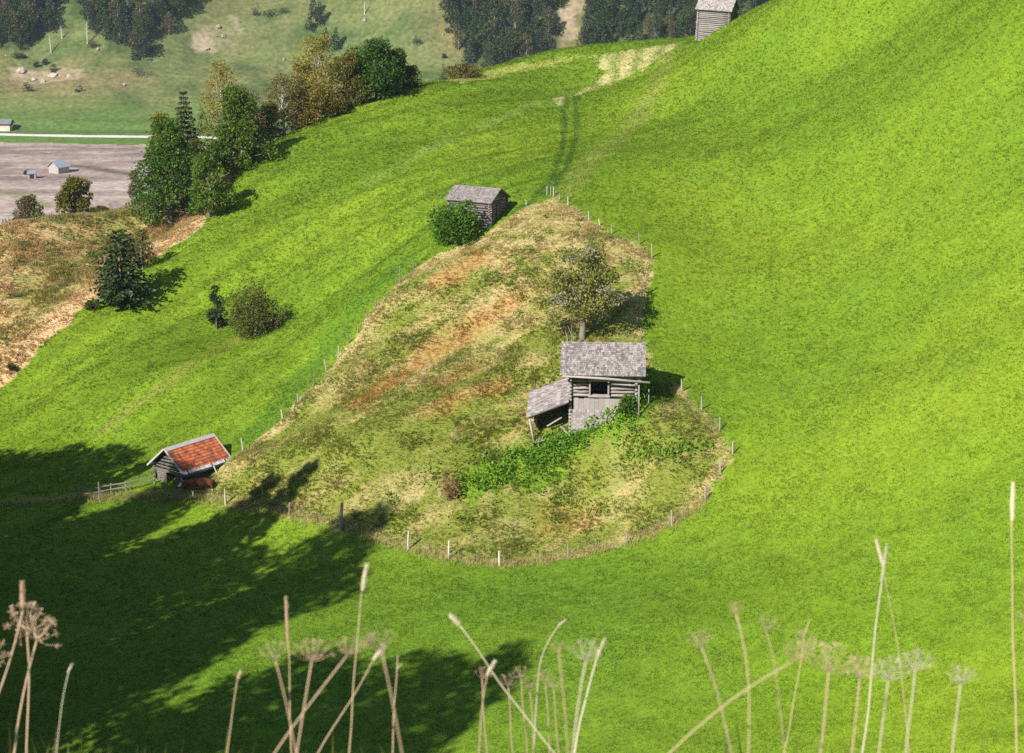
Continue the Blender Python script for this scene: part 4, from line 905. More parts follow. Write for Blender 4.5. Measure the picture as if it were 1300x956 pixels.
bl(128, 272, 262, 22, 'hazel_tree', 'low scrub on the rim of the brown bank', (.07,.09,.025), (.13,.13,.04), 500, .22, 3, 37, 'dome', .01, 10, grp=GV)

def bu(u, vb, wpx, hpx, label, col, col2, n, ls, seed, dpx=None, clumps=18, name='bush', back=0.0):
    p = pt(u, vb); p = p+np.array([0, back, 0]); p[2] = hz(p[0], p[1])
    tm, cm = bush(px_w(p, wpx), px_h(p, hpx), n, col, col2, ls, seed, px_w(p, dpx or wpx), clumps=clumps)
    t = thing(name, label, 'bush', p); tm.build('stems', M_BARK, t, True); cm.build('foliage', M_LEAF, t); return t
bu(323, 429, 70, 62, 'broad dark olive bush alone on the green slope', (.080,.098,.022), (.140,.150,.034), 5200, .20, 41, 60, 26, back=.6)
bu(275, 417, 24, 58, 'narrow upright dark green shrub touching the olive bush', (.025,.055,.018), (.05,.085,.022), 1500, .19, 42, 26, 12, back=.1)
bu(577, 314, 62, 50, 'bright green leafy bush covering the front of the silvery shingled log barn', (.055,.135,.012), (.12,.23,.020), 4200, .27, 43, 50, 24, back=.9)
bu(558, 300, 22, 22, 'small brownish shrub at the side of the bright green bush', (.10,.075,.04), (.13,.11,.04), 500, .18, 44, 22, 8, back=.8)
bu(116, 393, 18, 13, 'tiny dark shrub at the edge of the gully', (.05,.05,.02), (.09,.09,.03), 500, .16, 45, None, 8)
bu(16, 470, 14, 10, 'tiny dark shrub low in the gully near the edge of the photo', (.04,.045,.018), (.08,.08,.03), 400, .16, 46, None, 7)
bu(796, 524, 22, 32, 'young elder bush growing against the front of the grey log hut', (.055,.125,.014), (.10,.19,.02), 1000, .22, 47, 18, 10, back=-.2)
bu(570, 634, 30, 36, 'clump of dry reddish brown stalks on the lower rough pasture', (.25,.14,.06), (.33,.23,.11), 700, .16, 48, None, 9, 'dry_stalks')
# the old tree behind the hut
def old_tree():
    global RNG
    p = pt(739, 437); p = np.array([p[0], p[1]+.6, 0]); p[2] = hz(p[0], p[1]); keep = RNG; RNG = np.random.default_rng(77)
    H = 7.3; tm, cm = MB(), MB(); bk = (.21,.175,.15)
    cs = []; tr = limb(tm, (0,0,-.4), (.1,0,1.7), .26, .17, bk, .04, 5, 9)
    heads = [((-2.0,-.3,3.1),(-2.5,0,2.9)),((-1.2,.2,4.6),(-1.7,.3,5.2)),((.2,-.2,5.0),(.3,0,6.4)),((1.3,.2,4.4),(1.7,0,5.5)),((1.0,-.4,3.4),(1.5,-.3,4.0)),((-.6,-.5,3.6),(-.9,-.4,4.2))]
    for (a, b) in heads:
        q = limb(tm, tr[-1-RNG.integers(0, 2)], a, .13, .07, bk, .12, 5, 6); limb(tm, a, b, .07, .02, bk, .1, 4, 5)
        for k in range(6):
            e = np.array(b)*RNG.uniform(.75, 1.0)+RNG.normal(0, .55, 3)*[1.2, 1.1, .8]; limb(tm, q[RNG.integers(2, 5)], e, .04, .01, bk, .15, 4, 4); cs.append(e)
    for k in range(34):
        a = RNG.uniform(0, 2*np.pi); zc = RNG.uniform(1.9, 6.7); r = 2.75*np.sqrt(max(.05, 1-((zc-4.1)/2.9)**2))*RNG.uniform(.45, 1); cs.append(np.array([np.cos(a)*r-.1, np.sin(a)*r*.8, zc]))
    for sx in (-1, -.75, -.5): limb(tm, (sx, -.3, -.3), (sx-.3, -.5, 1.3+sx*.3), .035, .01, (.4,.36,.33), .2, 4, 4)
    cs = np.array(cs); n = 9500; idx = RNG.integers(0, len(cs), n); d = rdir(n, .2); q = cs[idx]+d*(.70*RNG.uniform(.1, 1, n)**.5)[:, None]*[1.15, 1.1, .75]
    grey = RNG.uniform(0, 1, len(cs))[idx] < .13
    cc = np.where(grey[:, None], np.array([.29,.275,.18]), lerp(np.broadcast_to(np.array([.145,.170,.036]), (n, 3)), np.array([.27,.265,.060]), RNG.uniform(0, 1, n)))*RNG.uniform(.7, 1.3, (n, 1))
    leaves(cm, q, rdir(n, .2), RNG.uniform(.15, .27, n), RNG.uniform(.09, .155, n), cc); RNG = keep
    plant_tree('old_fruit_tree', 'old gnarled tree with thin grey green foliage standing behind the log hut', p, tm, cm)
old_tree()
# off to the side of the view: the wood whose shade lies over the meadow
SPR = [conifer(20, 7.5, (.02,.045,.014), (.04,.07,.018), 200+i, 18, 10, 5, nl=.34) for i in range(2)]
BRD = [broadleaf(18, 9, 4200, DKG, DKG2, .55, .06, 210+i, 'dome', clumps=34) for i in range(2)]
SPM = [(a.mesh('trunk', M_BARK, True), b.mesh('crown', M_NEEDLE)) for a, b in SPR]; BRM = [(a.mesh('trunk', M_BARK, True), b.mesh('crown', M_LEAF)) for a, b in BRD]
SHADE = []
def shade_tree(x, y, H, kind, w=1.0):
    tmesh, cmesh = (SPM if kind == 's' else BRM)[len(SHADE) % 2]; z = hz(x, y); s = H/(20 if kind == 's' else 18)
    t = thing('spruce_tree' if kind == 's' else 'beech_tree', 'tall tree of the wood outside the photo that throws its shade over the meadow', 'tree', (x, y, z-.2), RNG.uniform(0, 6.28), 'wood outside the photo'); t.scale = (s*w, s*w, s)
    for nm, me in (('trunk', tmesh), ('crown', cmesh)): o = bpy.data.objects.new(nm, me); C.objects.link(o); o.parent = t
    SHADE.append(t)
for tx, ty, H, kd, w in [(-39.5,132.6,21,'b',.8),(-37,132.2,20,'b',.8),(-34.6,131.8,21,'b',.8),(-32.2,131.5,20,'b',.75),(-30,131,20.5,'b',.7),(-27.8,130.2,19,'b',.7),(-25.8,127.5,18,'s',1.2),(-44,131.5,20,'b',1),(-50,133,19,'b',1),(-35,127,19,'b',1),(-30,126.2,20,'b',.8),(-40,126,19,'b',1),
        (-16,122.4,24,'s',.72),(-13.4,122.4,24,'s',.7),(-21.2,123.8,20,'b',.5),(-22.3,123.6,20,'b',.45),(-23.4,121.6,19,'b',.6),(-25.6,119.5,20,'b',.75),(-30,119.5,19,'b',1),(-19.5,118.5,22,'b',.5),
        (-9,117.2,27,'b',.45),(-16,113.5,26,'b',.6),(-20.5,113,24,'b',.75),(-27,113,21,'b',1),(-9.6,111.5,27,'b',.5),(-13,109,27,'b',.6),(-23,106.5,23,'b',.9),(-30,107,20,'b',1),(.6,98.6,30,'b',.5),(-4,98.2,29,'b',.6),(-9,98.4,28,'b',.7),(-18,99,26,'b',.8),(-25,99,22,'b',1),(-3,91.5,28,'b',.6),(-9,91,27,'b',.75),(-15,91,25,'b',.9),(-38,116,18,'b',1)]: shade_tree(tx-.879*H, ty-1.125*H, hz(tx, ty)+H-hz(tx-.879*H, ty-1.125*H)+.8, kd, w)

# ------------------------------------------------------------------ far mountainside
def far_spot(u, v): return pt(u, v, d0=450)
CON = []; BRF = []
for i in range(5):
    a, b = conifer(10, 4.6, (.022,.048,.020), (.045,.080,.026), 300+i, 10, 7, 3, nl=.62, base=.03); CON.append((a.mesh('trunk', M_BARK), b.mesh('crown', M_NEEDLE)))
FC = [((.030,.060,.018),(.060,.100,.024)), ((.045,.072,.020),(.085,.115,.028)), ((.075,.085,.028),(.13,.13,.042)), ((.10,.088,.045),(.15,.135,.06)), ((.026,.055,.020),(.05,.085,.026))]
for i in range(5):
    a, b = broadleaf(10, 6.0, 560, *FC[i], .75, .06, 320+i, ('dome','round','birch','birch','dome')[i], (.28,.26,.23) if i in (2,3) else (.14,.12,.10), clumps=18); BRF.append((a.mesh('trunk', M_BARK), b.mesh('crown', M_LEAF)))
def far_tree(u, v, hpx, kind, i, label, group, w=1.0):
    p = far_spot(u, v)
    if not np.isfinite(p[0]): return
    me = (CON if kind == 'c' else BRF)[i % 5]; s = px_h(p, hpx)/10
    t = thing('spruce_tree' if kind == 'c' else 'beech_tree', label, 'tree', (p[0], p[1], p[2]-.3), RNG.uniform(0, 6.28), group); t.scale = (s*w, s*w, s)
    for nm, m in (('trunk', me[0]), ('crown', me[1])): o = bpy.data.objects.new(nm, m); C.objects.link(o); o.parent = t
def forest(poly, n, label, group, hmin=22, hmax=36, pc=.5, mind=11):
    P_ = np.array(poly, float); lo, hi = P_.min(0), P_.max(0); got = []; tries = 0
    while len(got) < n and tries < 40000:
        tries += 1; u, v = RNG.uniform(lo[0], hi[0]), RNG.uniform(lo[1], hi[1])
        if not inside(poly, np.array([u]), np.array([v]))[0]: continue
        if any((u-a)**2+((v-b)*1.3)**2 < mind**2 for a, b in got): continue
        got.append((u, v))
    for u, v in got:
        kind = 'c' if RNG.uniform() < pc else 'b'; i = int(RNG.choice(5, p=(.32,.26,.12,.08,.22)))
        far_tree(u, v, RNG.uniform(hmin, hmax)*(.85+.15*RNG.uniform()), kind, i, label[0] if kind == 'c' else label[1], group, RNG.uniform(.85, 1.2))
F1 = ('dark spruce in the wood at the top corner of the far mountainside', 'leafy tree in the wood at the top corner of the far mountainside')
forest([(-12,-14),(-12,66),(28,68),(44,52),(62,42),(74,12),(78,-14)], 46, F1, 'trees in the corner wood on the mountain', 25, 40, .45, 9)
F2 = ('dark spruce in the second wood on the far mountainside', 'leafy tree in the second wood on the far mountainside')
forest([(92,-14),(104,10),(112,38),(128,42),(146,60),(158,76),(186,74),(196,52),(216,44),(216,22),(250,14),(250,-14)], 62, F2, 'trees in the second wood on the mountain', 24, 38, .4, 9)
F3 = ('dark spruce in the belt of forest behind the crest of the meadow', 'leafy tree in the belt of forest behind the crest of the meadow')
forest([(560,-16),(566,20),(575,52),(592,78),(604,92),(640,84),(662,80),(690,76),(700,60),(712,20),(716,-16)], 76, F3, 'trees in the forest belt behind the crest', 25, 40, .4, 9)
forest([(748,-16),(744,20),(742,50),(738,70),(760,74),(800,66),(850,56),(890,52),(940,30),(1000,10),(1010,-16)], 96, F3, 'trees in the forest belt behind the crest', 25, 40, .4, 9)
far_tree(398, 22, 30, 'c', 0, 'dark spruce standing highest in the small group above the golden birch', None); far_tree(393, 40, 18, 'b', 4, 'round dark tree below the small spruce group above the golden birch', None)
far_tree(406, 30, 28, 'c', 2, 'dark spruce leaning on the highest one above the golden birch', None); far_tree(414, 58, 24, 'c', 1, 'bluish spruce directly above the golden birch', None); far_tree(427, 62, 28, 'c', 3, 'bluish spruce nearest to the dark round maple', None)
def far_bush(u, v, wpx, hpx, label, col, seed, name='bush'):
    p = far_spot(u, v); tm, cm = bush(px_w(p, wpx), px_h(p, hpx), 260, col, tuple(np.array(col)*1.6), .5, seed, clumps=10, stems=3); t = thing(name, label, 'bush', p); tm.build('stems', M_BARK, t); cm.build('foliage', M_LEAF, t)
DB = (.028,.055,.022)
far_bush(21, 75, 11, 9, 'round bush below the corner wood on the mountainside, the left one of a pair', DB, 61); far_bush(29, 75, 9, 9, 'round bush below the corner wood on the mountainside, the right one of a pair', DB, 62)
far_bush(68, 92, 10, 12, 'dark bush just above the pale rocks on the mountainside', DB, 63); far_bush(36, 117, 12, 17, 'dark pointed bush below the pale rocks on the mountainside', (.02,.045,.02), 64); far_bush(117, 60, 12, 11, 'grey brown bush under the gap between the two woods', (.07,.065,.045), 65)
far_bush(174, 96, 24, 20, 'brown leafless looking bush below the second wood', (.07,.06,.045), 66); far_bush(57, 82, 7, 8, 'small dark bush between the pale snag and the corner wood', DB, 67); far_bush(529, 57, 13, 11, 'single dark grey bush on the bare tan part of the mountainside', (.05,.05,.04), 68)
far_bush(325, 20, 12, 14, 'dark round bush high on the mountainside, first of three', DB, 69); far_bush(342, 21, 16, 12, 'dark round bush high on the mountainside, middle of three', DB, 70); far_bush(360, 18, 14, 10, 'greener bush high on the mountainside, last of three', (.05,.09,.03), 71)
far_bush(564, 74, 6, 6, 'tiny bush in the green hollow left of the forest belt', DB, 72); far_bush(100, 118, 9, 10, 'small bush with a pale stone on the open mountainside', (.05,.065,.03), 73); far_bush(46, 85, 7, 6, 'small bush over the left end of the pale rocks', DB, 74); far_bush(33, 222, 5, 9, 'small green bush beside the tiny shed on the ploughed field', (.06,.08,.03), 75)
def rock(u, v, wpx, hpx, label, seed, col=(.42,.36,.31)):
    global RNG
    p = far_spot(u, v); w = px_w(p, wpx)/2*.85; h = px_h(p, hpx); keep = RNG; RNG = np.random.default_rng(seed); mb = MB(); m, k = 12, 6
    V = []
    for i in range(k):
        f = i/(k-1)*np.pi*.5
        for j in range(m): a = j*2*np.pi/m; r = np.cos(f)*(1+RNG.normal(0, .14)); V.append((np.cos(a)*w*r, np.sin(a)*w*.7*r, h*np.sin(f)*(1+RNG.normal(0, .10))-.3))
    F_ = [[i*m+j, i*m+(j+1) % m, (i+1)*m+(j+1) % m, (i+1)*m+j] for i in range(k-1) for j in range(m)]
    mb.add(V, np.array(F_), col); RNG = keep; o = mb.build('rock', M_STONE); o.location = p; tag(o, label, 'rock')
for i, q in enumerate([(27,91,15,6,'widest pale rock outcrop at the left end of the rock line'),(43,101,8,4,'low pale rock in the middle of the rock line'),(55,104,8,5,'pale rock under the dark notch of the rock line'),(69,97,16,5,'long pale rock slab right of the rock line'),(88,98,9,5,'separate pale rock right of the long slab'),(101,114,6,5,'pale stone beside the small bush on the open slope'),(124,62,4,3,'tan stone beside the grey brown bush'),(158,107,4,3,'lone tan stone in the open slope below the brown bush'),(7,71,3,2,'white stone under the corner wood'),(360,76,3,4,'small white stone above the birch row'),(277,34,7,4,'tan boulder on top of the bare scar'),(283,46,6,4,'tan boulder at the right side of the bare scar'),(262,62,8,4,'tan boulder at the foot of the bare scar'),(463,26,5,5,'grey boulder on the tan slope'),(562,44,2,3,'white stone left of the forest belt')]): rock(*q[:4], q[4], 400+i, (.38,.33,.28) if i < 9 else (.33,.26,.20))
def snag(u, v, vt, lean, label, seed):
    p = far_spot(u, v); h = px_h(p, v-vt); t = thing('dead_tree', label, 'tree', p); mb = MB(); tube(mb, [(0,0,-.3),(lean*.5,0,h*.5),(lean,0,h)], (.28,.2,.06), 5, (.46,.42,.38)); mb.build('trunk', M_BARK, t)
    mb = MB()
    for k in range(6): z = h*(.3+.11*k); s = (-1)**k; tube(mb, [(lean*z/h,0,z),(lean*z/h+s*h*.13,0,z+h*.12)], (.09,.03), 4, (.46,.42,.38))
    mb.build('branches', M_BARK, t)
snag(65, 66, 44, -.4, 'pale dead trunk standing below the corner wood', 1); snag(79, 50, 34, -.3, 'pale dead trunk between the two woods', 2); snag(111, 55, 30, .1, 'pale dead trunk at the edge of the second wood', 3); snag(463, 18, 2, 0, 'pale dead tree on the tan slope at the top of the photo', 4)
snag(654, 50, 30, 0, 'pale dead trunk inside the forest belt', 5); snag(835, 48, 26, .2, 'pale dead trunk in the forest belt near the skyline barn', 6)

# ------------------------------------------------------------------ dry plants at the photographer's feet
STRAW, PINK, PALE_ = np.array([.50,.38,.21]), np.array([.50,.355,.235]), np.array([.60,.53,.38])
FG = 3.0
def w3(u, v, d): return ray(float(u), float(v))*d
def curve(px, d):
    P_ = [w3(u, v, d) for u, v in px]; P_ = [np.array(q) for q in P_]
    dirn = P_[0]-P_[1]; dirn /= np.linalg.norm(dirn); a = P_[0].copy(); k = 0     # run on down to the ground
    g = np.array([dirn[0]*.35, 0, -1.0]); g /= np.linalg.norm(g)
    while a[2] > hz(a[0], max(a[1], .2))-.03 and k < 200:
        f = min(1, k/14); s = dirn*(1-f)+g*f; a = a+s/np.linalg.norm(s)*.02; k += 1
        if k % 5 == 0: P_.insert(0, a.copy())
    P_.insert(0, a); P_ = np.array(P_)
    t = np.concatenate([[0], np.cumsum(np.linalg.norm(np.diff(P_, axis=0), axis=1))]); n = max(8, len(P_)*3); s = np.linspace(0, t[-1], n)
    Q = np.stack([np.interp(s, t, P_[:, i]) for i in range(3)], 1)
    ph = RNG.uniform(0, 6.28, 4); amp = 1.6*d/F; ss = s/t[-1]; Q[:, 0] += amp*(np.sin(ss*9+ph[0])*.8+np.sin(ss*23+ph[1])*.45)*np.minimum(1, (1-ss)*6); Q[:, 2] += amp*.4*np.sin(ss*17+ph[2])*np.minimum(1, (1-ss)*6)
    for _ in range(3): Q[1:-1] = (Q[:-2]+2*Q[1:-1]+Q[2:])/4
    return Q
def stem(mb, Q, r0, r1, col): tube(mb, Q, np.linspace(r0, r1, len(Q)), 6, col, True, .03)
def seeds(mb, P_, D_, L_, W_, col): leaves(mb, P_, D_, L_, W_, col)
def spike(parent, a, b, r, col, seed):
    """dense cylindrical grass head from a to b"""
    mb = MB(); a = np.asarray(a); b = np.asarray(b); ax = b-a; Ls = np.linalg.norm(ax); ax /= Ls
    tube(mb, [a+ax*Ls*t for t in (0,.12,.5,.88,1)], [r*.5, r*.85, r*.9, r*.7, r*.25], 8, col*.8)
    n = int(900*Ls/.09); t = RNG.uniform(0, 1, n); th = RNG.uniform(0, 2*np.pi, n); u, w = basis(ax[None]); q = (np.cos(th)[:, None]*u+np.sin(th)[:, None]*w)
    pr = np.sin(np.pi*np.clip(t*.92+.05, 0, 1))**.3; P_ = a+ax*(t*Ls)[:, None]+q*(r*.8*pr)[:, None]; D_ = q*.75+ax*.9+RNG.normal(0, .2, (n, 3)); D_ /= np.linalg.norm(D_, axis=1, keepdims=True)
    seeds(mb, P_, D_, r*RNG.uniform(.5, .95, n), r*RNG.uniform(.25, .45, n), col*RNG.uniform(.75, 1.25, (n, 1))); return mb.build('seed_head', M_DRY, parent)
def grass_stalk(label, px, head, d=FG, hw=5, col=STRAW, hcol=PALE_, sw=3.0, name='grass_stalk'):
    t = thing(name, label, 'grass stalk', (0,0,0)); Q = curve(px, d); b0 = Q[0].copy(); t.location = b0; mb = MB(); r = px_r(sw, d)
    stem(mb, Q-b0, r, r*.6, col); mb.build('stem', M_DRY, t, True)
    if head: spike(t, w3(*head[0], d)-b0, w3(*head[1], d)-b0, px_r(hw*2, d), hcol, 1)
    return t
def px_r(px, d): return px*d/F/2*.72
def umbel(label, px, R, d=FG, rays=14, tilt=(0,0), col=PINK, sw=4, heads=(), flat=.55, seed=0, name='umbel_plant', wisp=False):
    """dry umbel: a stem with spokes ending in small seed clusters. R: spoke length in photo pixels"""
    if wisp: d = d*.62
    R = R*.9; t = thing(name, label, 'dry plant', (0,0,0)); Q = curve(px, d); b0 = Q[0].copy(); t.location = b0; mb = MB(); r = px_r(sw, d); stem(mb, Q-b0, r, r*.75, col); mb.build('stem', M_DRY, t, True)
    for hi, hp in enumerate([px[-1]]+list(heads)):
        mb = MB(); c = w3(*hp[:2], d)-b0; RR = (hp[2] if len(hp) > 2 else R)*d/F; ax = np.array([tilt[0], tilt[1], 1.0]); ax /= np.linalg.norm(ax); u, w = basis(ax[None]); u, w = u[0], w[0]
        if hi: k = Q-b0; j = np.argmin(np.linalg.norm(k-(c-[0,0,RR*1.2]), axis=1)); stem(mb, np.linspace(k[j], c, 5)+np.sin(np.linspace(0, np.pi, 5))[:, None]*RNG.normal(0, .01, 3), r*.7, r*.5, col)
        for i in range(rays):
            a = i*2.4+RNG.uniform(-.3, .3); f = np.sqrt((i+.7)/rays); el = RNG.uniform(.9, 1.1); e = c+RR*el*((np.cos(a)*u+np.sin(a)*w)*f*1.0+ax*(1-flat*f*f)); m = (c+e)/2-ax*RR*.10+(np.cos(a)*u+np.sin(a)*w)*RR*.05
            tube(mb, [c, m, e], px_r(sw, d)*np.array([.42, .26, .18]), 4, col*RNG.uniform(.85, 1.15))
            k = 7 if not wisp else 5
            for j in range(k):
                dv = rdir(1, .6)[0]; dv = dv*.8+(e-c)/np.linalg.norm(e-c)*.8; dv /= np.linalg.norm(dv); e2 = e+dv*RR*RNG.uniform(.14, .26); tube(mb, [e, e2], px_r(sw, d)*np.array([.15, .10]), 3, col, False)
                n = 2 if wisp else 3; leaves(mb, np.repeat(e2[None], n, 0), rdir(n, .3)*.6+dv*.5, RR*RNG.uniform(.08, .13, n), RR*RNG.uniform(.05, .09, n), np.clip(col*RNG.uniform(.8, 1.25, (n, 1)), 0, .8))
        mb.build('umbel', M_DRY, t)
    return t
umbel('large dry umbel with the highest spokes at the lower left corner', [(36,900),(37,868),(34,800)], 34, 3.0, 18, (.25,-.2), PINK, 4.2, flat=.75)
umbel('dry umbel spreading sideways under the large umbel at the lower left corner', [(26,905),(33,868),(47,812)], 30, 2.95, 13, (.5,-.1), PINK, 4.6, flat=.7)
grass_stalk('thick leaning stalk with a knotty brown tip in front of the large umbel', [(-10,905),(5,866),(18,822),(29,776)], ((29,772),(28,738)), 2.9, 4.2, PINK, PINK*1.1, 5)
umbel('dry umbel cut off by the edge of the photo at the lower left', [(-30,900),(-22,868),(-14,836)], 26, 2.9, 13, (.3,0), PINK, 5, flat=.8)
grass_stalk('short white grass blade with bent spikelets near the left corner', [(78,900),(82,866),(88,850)], ((86,854),(92,842)), 2.8, 1.6, PALE_*1.1, PALE_*1.2, 2)
grass_stalk('upright stalk with a long slim plantain head in the shade', [(369,905),(368,868),(366,815)], ((366,818),(363,757)), 3.0, 2.9, STRAW, PINK, 3)
umbel('fuzzy dry umbel leaning left beside the long plantain head', [(366,905),(359,868),(349,836)], 20, 3.6, 12, (-.1,0), PINK*.95, 3, wisp=True)
umbel('wide fuzzy dry umbel on a straight stem right of the plantain head', [(385,905),(391,868),(396,838)], 26, 3.6, 16, (.05,0), PINK, 4, wisp=True, flat=.6)
umbel('small fuzzy umbel on a stem bending to the right', [(395,890),(412,868),(428,850),(442,830)], 20, 3.6, 12, (.2,0), PINK, 3.6, wisp=True)
grass_stalk('tall timothy stalk with a pale cylindrical head', [(446,905),(449,868),(455,810),(459,752)], ((460,750),(466,716)), 2.9, 3.7, STRAW*1.05, PALE_*1.1, 3)
grass_stalk('leaning grass stalk with a short thick pale head', [(440,895),(458,868),(474,838)], ((474,838),(488,820)), 2.9, 4, PINK, PALE_, 3.2)
umbel('brown tufted umbel on a stem leaning left in the dark shade', [(502,905),(495,868),(484,824)], 22, 3.2, 12, (-.15,0), PINK*.85, 3.6, [(468,818,12)], wisp=True)
grass_stalk('forked dry twig at the right of the brown tufted umbel', [(501,905),(503,868),(505,832)], ((503,850),(511,843)), 3.0, 1.6, PINK, PINK, 3, name='dry_twig')
grass_stalk('short pale spike just showing over the left centre of the foreground', [(296,890),(299,868),(302,860)], ((302,862),(306,851)), 2.9, 3, PINK, PINK*1.1, 3)
grass_stalk('slanting timothy stalk with its head at the upper left end', [(665,905),(632,868),(604,820),(583,793)], ((584,794),(571,780)), 2.9, 4, PALE_, PALE_*1.05, 3)
grass_stalk('small timothy head crossing the slanting stalk', [(612,900),(615,868),(619,856)], ((618,858),(629,838)), 2.9, 3.2, PINK, PALE_, 3)
for k, (u, v) in enumerate([(612,853),(645,862),(662,852),(672,866),(692,856),(703,866)]): umbel(('brown seed cluster beside the small timothy head', 'low brown seed cluster under the slanting stalk', 'brown seed cluster at the foot of the arching grass', 'lowest brown seed cluster in the shade', 'brown seed cluster right of the arching grass', 'brown seed cluster at the edge of the dark shade')[k], [(u+3,905),(u+1,880),(u,v+8)], 13, 3.3, 10, (RNG.normal(0,.2),0), PINK*.8, 3, name='seed_cluster')
grass_stalk('arching pale grass bending over to the right', [(680,905),(683,868),(688,830),(700,805),(712,791)], ((708,795),(719,786)), 3.4, 1.8, PALE_*.9, PALE_*.9, 2.6)
umbel('thin stalk with a faded tip between the arching grass and the pale umbel', [(718,905),(715,868),(709,826)], 12, 3.5, 8, (-.2,0), STRAW*.9, 3.2, wisp=True)
umbel('pale umbel with two blurred tufts', [(732,905),(737,868),(744,838)], 24, 3.5, 14, (.0,0), PALE_*.85, 4, wisp=True, flat=.5)
grass_stalk('thick pale grass blade rising beside the two tufted umbel', [(740,905),(748,868),(757,838)], ((757,838),(768,810)), 3.2, 2.6, PALE_, PALE_, 4.5)
umbel('faded umbel on a crooked stem right of the middle of the foreground', [(918,905),(909,868),(900,840),(890,820)], 18, 3.6, 12, (-.2,0), PINK*.9, 3.4, wisp=True)
umbel('tall pale stick with a bend and a faint tuft on top', [(950,905),(950,868),(949,832),(941,800),(934,778)], 12, 3.5, 10, (-.1,0), STRAW, 3.6, wisp=True)
umbel('low slanting branch running up to a forked dry umbel', [(925,890),(955,868),(990,850),(1013,836)], 20, 3.4, 10, (.5,0), STRAW, 3.8, [(1018,822,18)], wisp=True)
grass_stalk('thin forked twig standing over the slanting branch', [(1005,905),(1013,868),(1019,832),(1021,806)], ((1020,810),(1028,787)), 3.5, 1.3, STRAW, STRAW, 2.6, name='dry_twig')
umbel('faint tan umbel floating over the meadow in the middle right', [(992,905),(988,868),(984,826),(972,800)], 17, 3.9, 10, (.2,0), PINK*.9, 2.2, wisp=True)
BL = [(1052,852,34,'wide fuzzy tan umbel at the lower right'),(1092,858,24,'fuzzy tan umbel right of the widest one'),(1128,862,26,'fuzzy pale umbel at the foot of the crossing stalks'),(1162,850,24,'pale branched umbel right of the crossing stalks'),(1220,866,20,'very low fuzzy umbel at the lower right')]
for k, (u, v, R, lb) in enumerate(BL): umbel(lb, [(u-6,910),(u-3,885),(u,v)], R, 3.7, 16, (RNG.normal(0,.15),0), PINK*1.05 if k < 2 else PALE_*.85, 3.6, wisp=True, flat=.7)
grass_stalk('tall stalk with a slim head, the thicker of the two that cross', [(1101,905),(1106,868),(1112,800),(1120,735)], ((1119,740),(1126,690)), 3.1, 2.2, PALE_, PALE_*.9, 3.6)
grass_stalk('thin stalk with a small pale head crossing behind the thicker one', [(1150,905),(1145,868),(1136,800),(1120,715)], ((1121,718),(1112,684)), 3.3, 2.6, STRAW*.95, PALE_*1.1, 2.2)
grass_stalk('tallest straight stalk with a white bristly head near the edge of the photo', [(1289,905),(1288,868),(1286,760),(1284,660)], ((1285,662),(1286,613)), 3.0, 3.2, STRAW*1.1, PALE_*1.3, 3.4)
umbel('small fuzzy umbel cut off by the right edge of the photo', [(1308,905),(1306,868),(1303,790)], 14, 3.5, 10, (-.2,0), PINK*.9, 2.6, wisp=True)
# short dry grass on the bank top itself
x = RNG.uniform(-1.6, 1.6, 2600); y = RNG.uniform(2.0, 4.6, 2600)
dn = np.zeros((len(x), 2)); V, F_, c = blade_tris(x, y, height(x, y), 4, np.full(len(x), .085), np.full(len(x), .006), .6, np.broadcast_to(np.array([.17,.17,.05]), (len(x), 3)))
o = bpy.data.objects.new('bank_top_grass', mesh_np('bank_top_grass', V, F_, c, M_GRASS)); C.objects.link(o); tag(o, 'short dry grass on the edge of the bank below the view', 'grass', kind='stuff')

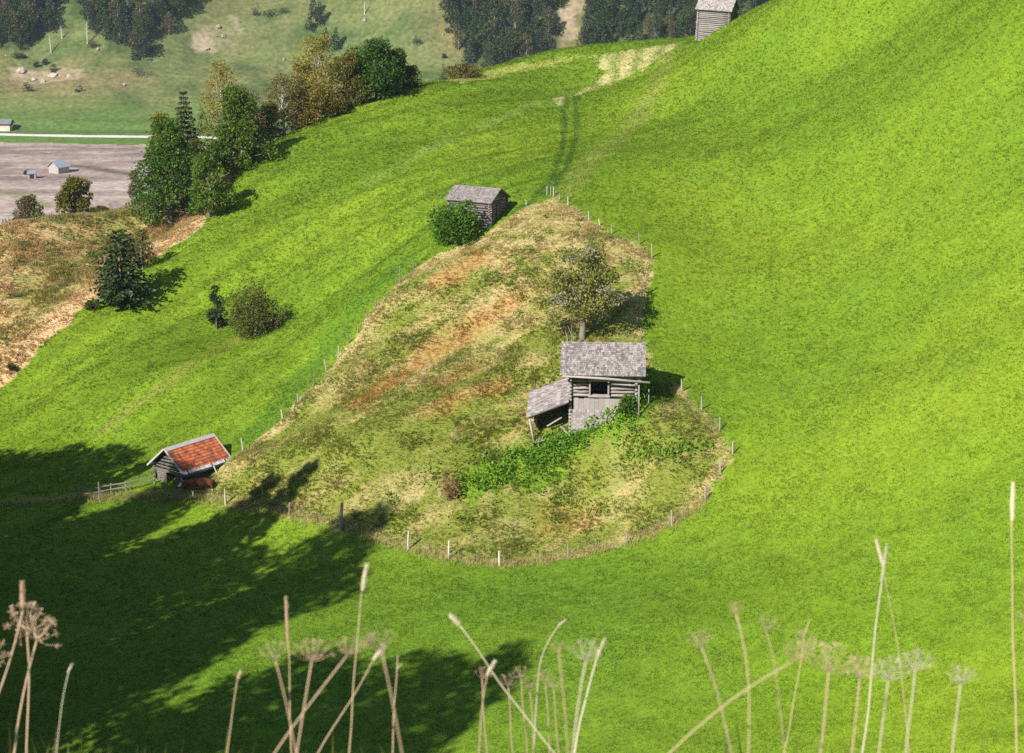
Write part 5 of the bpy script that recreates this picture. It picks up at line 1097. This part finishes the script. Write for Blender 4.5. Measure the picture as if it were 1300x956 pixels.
# ------------------------------------------------------------------ air, light, camera
HAZE = 0.00010
if HAZE:
    mb = MB(); box(mb, (0, 730, 110), (1560, 860, 222)); o = mb.build('haze', None); o['kind'] = 'stuff'
    m, nt, out = newmat('haze_air'); v = N(nt, 'ShaderNodeVolumePrincipled'); v.inputs['Color'].default_value = (.72,.82,1,1); v.inputs['Density'].default_value = HAZE; v.inputs['Anisotropy'].default_value = .2
    nt.links.new(v.outputs[0], out.inputs['Volume']); o.data.materials.append(m)
AZ, EL = math.radians(38), math.radians(35)          # the light travels towards azimuth AZ (from +Y to +X)
Ld = np.array([math.cos(EL)*math.sin(AZ), math.cos(EL)*math.cos(AZ), -math.sin(EL)])
from mathutils import Vector
sun = bpy.data.lights.new('sun', 'SUN'); sun.energy = 5.0; sun.angle = math.radians(.53); sun.color = (1, .945, .85)
so = bpy.data.objects.new('sun', sun); C.objects.link(so); so.rotation_euler = Vector(Ld).to_track_quat('-Z', 'Y').to_euler(); so.location = (-60, -40, 90)
wd = bpy.data.worlds.new('World'); bpy.context.scene.world = wd; wd.use_nodes = True; nt = wd.node_tree; nt.nodes.clear()
sk = nt.nodes.new('ShaderNodeTexSky'); sk.sky_type = 'NISHITA'; sk.sun_disc = False; sk.sun_elevation = EL; sk.sun_rotation = math.atan2(-Ld[0], -Ld[1]); sk.altitude = 1200; sk.air_density = 1; sk.dust_density = .6
bg = nt.nodes.new('ShaderNodeBackground'); bg.inputs[1].default_value = .082; ow = nt.nodes.new('ShaderNodeOutputWorld'); nt.links.new(sk.outputs[0], bg.inputs[0]); nt.links.new(bg.outputs[0], ow.inputs[0])
cam = bpy.data.cameras.new('camera'); cam.sensor_width = 36; cam.lens = 36*F/1300; cam.clip_start = .05; cam.clip_end = 6000
cam.dof.use_dof = True; cam.dof.focus_distance = 90; cam.dof.aperture_fstop = 13
co = bpy.data.objects.new('camera', cam); C.objects.link(co); co.location = (0, 0, 0); co.rotation_euler = (math.radians(90)-P, 0, 0)
sc = bpy.context.scene; sc.camera = co
sc.view_settings.view_transform = 'Standard'; sc.view_settings.look = 'None'; sc.view_settings.exposure = 0.78; sc.view_settings.gamma = 1
sc.cycles.max_bounces = 6; sc.cycles.diffuse_bounces = 3; sc.cycles.transmission_bounces = 3; sc.cycles.volume_bounces = 0
sc.cycles.use_denoising = False
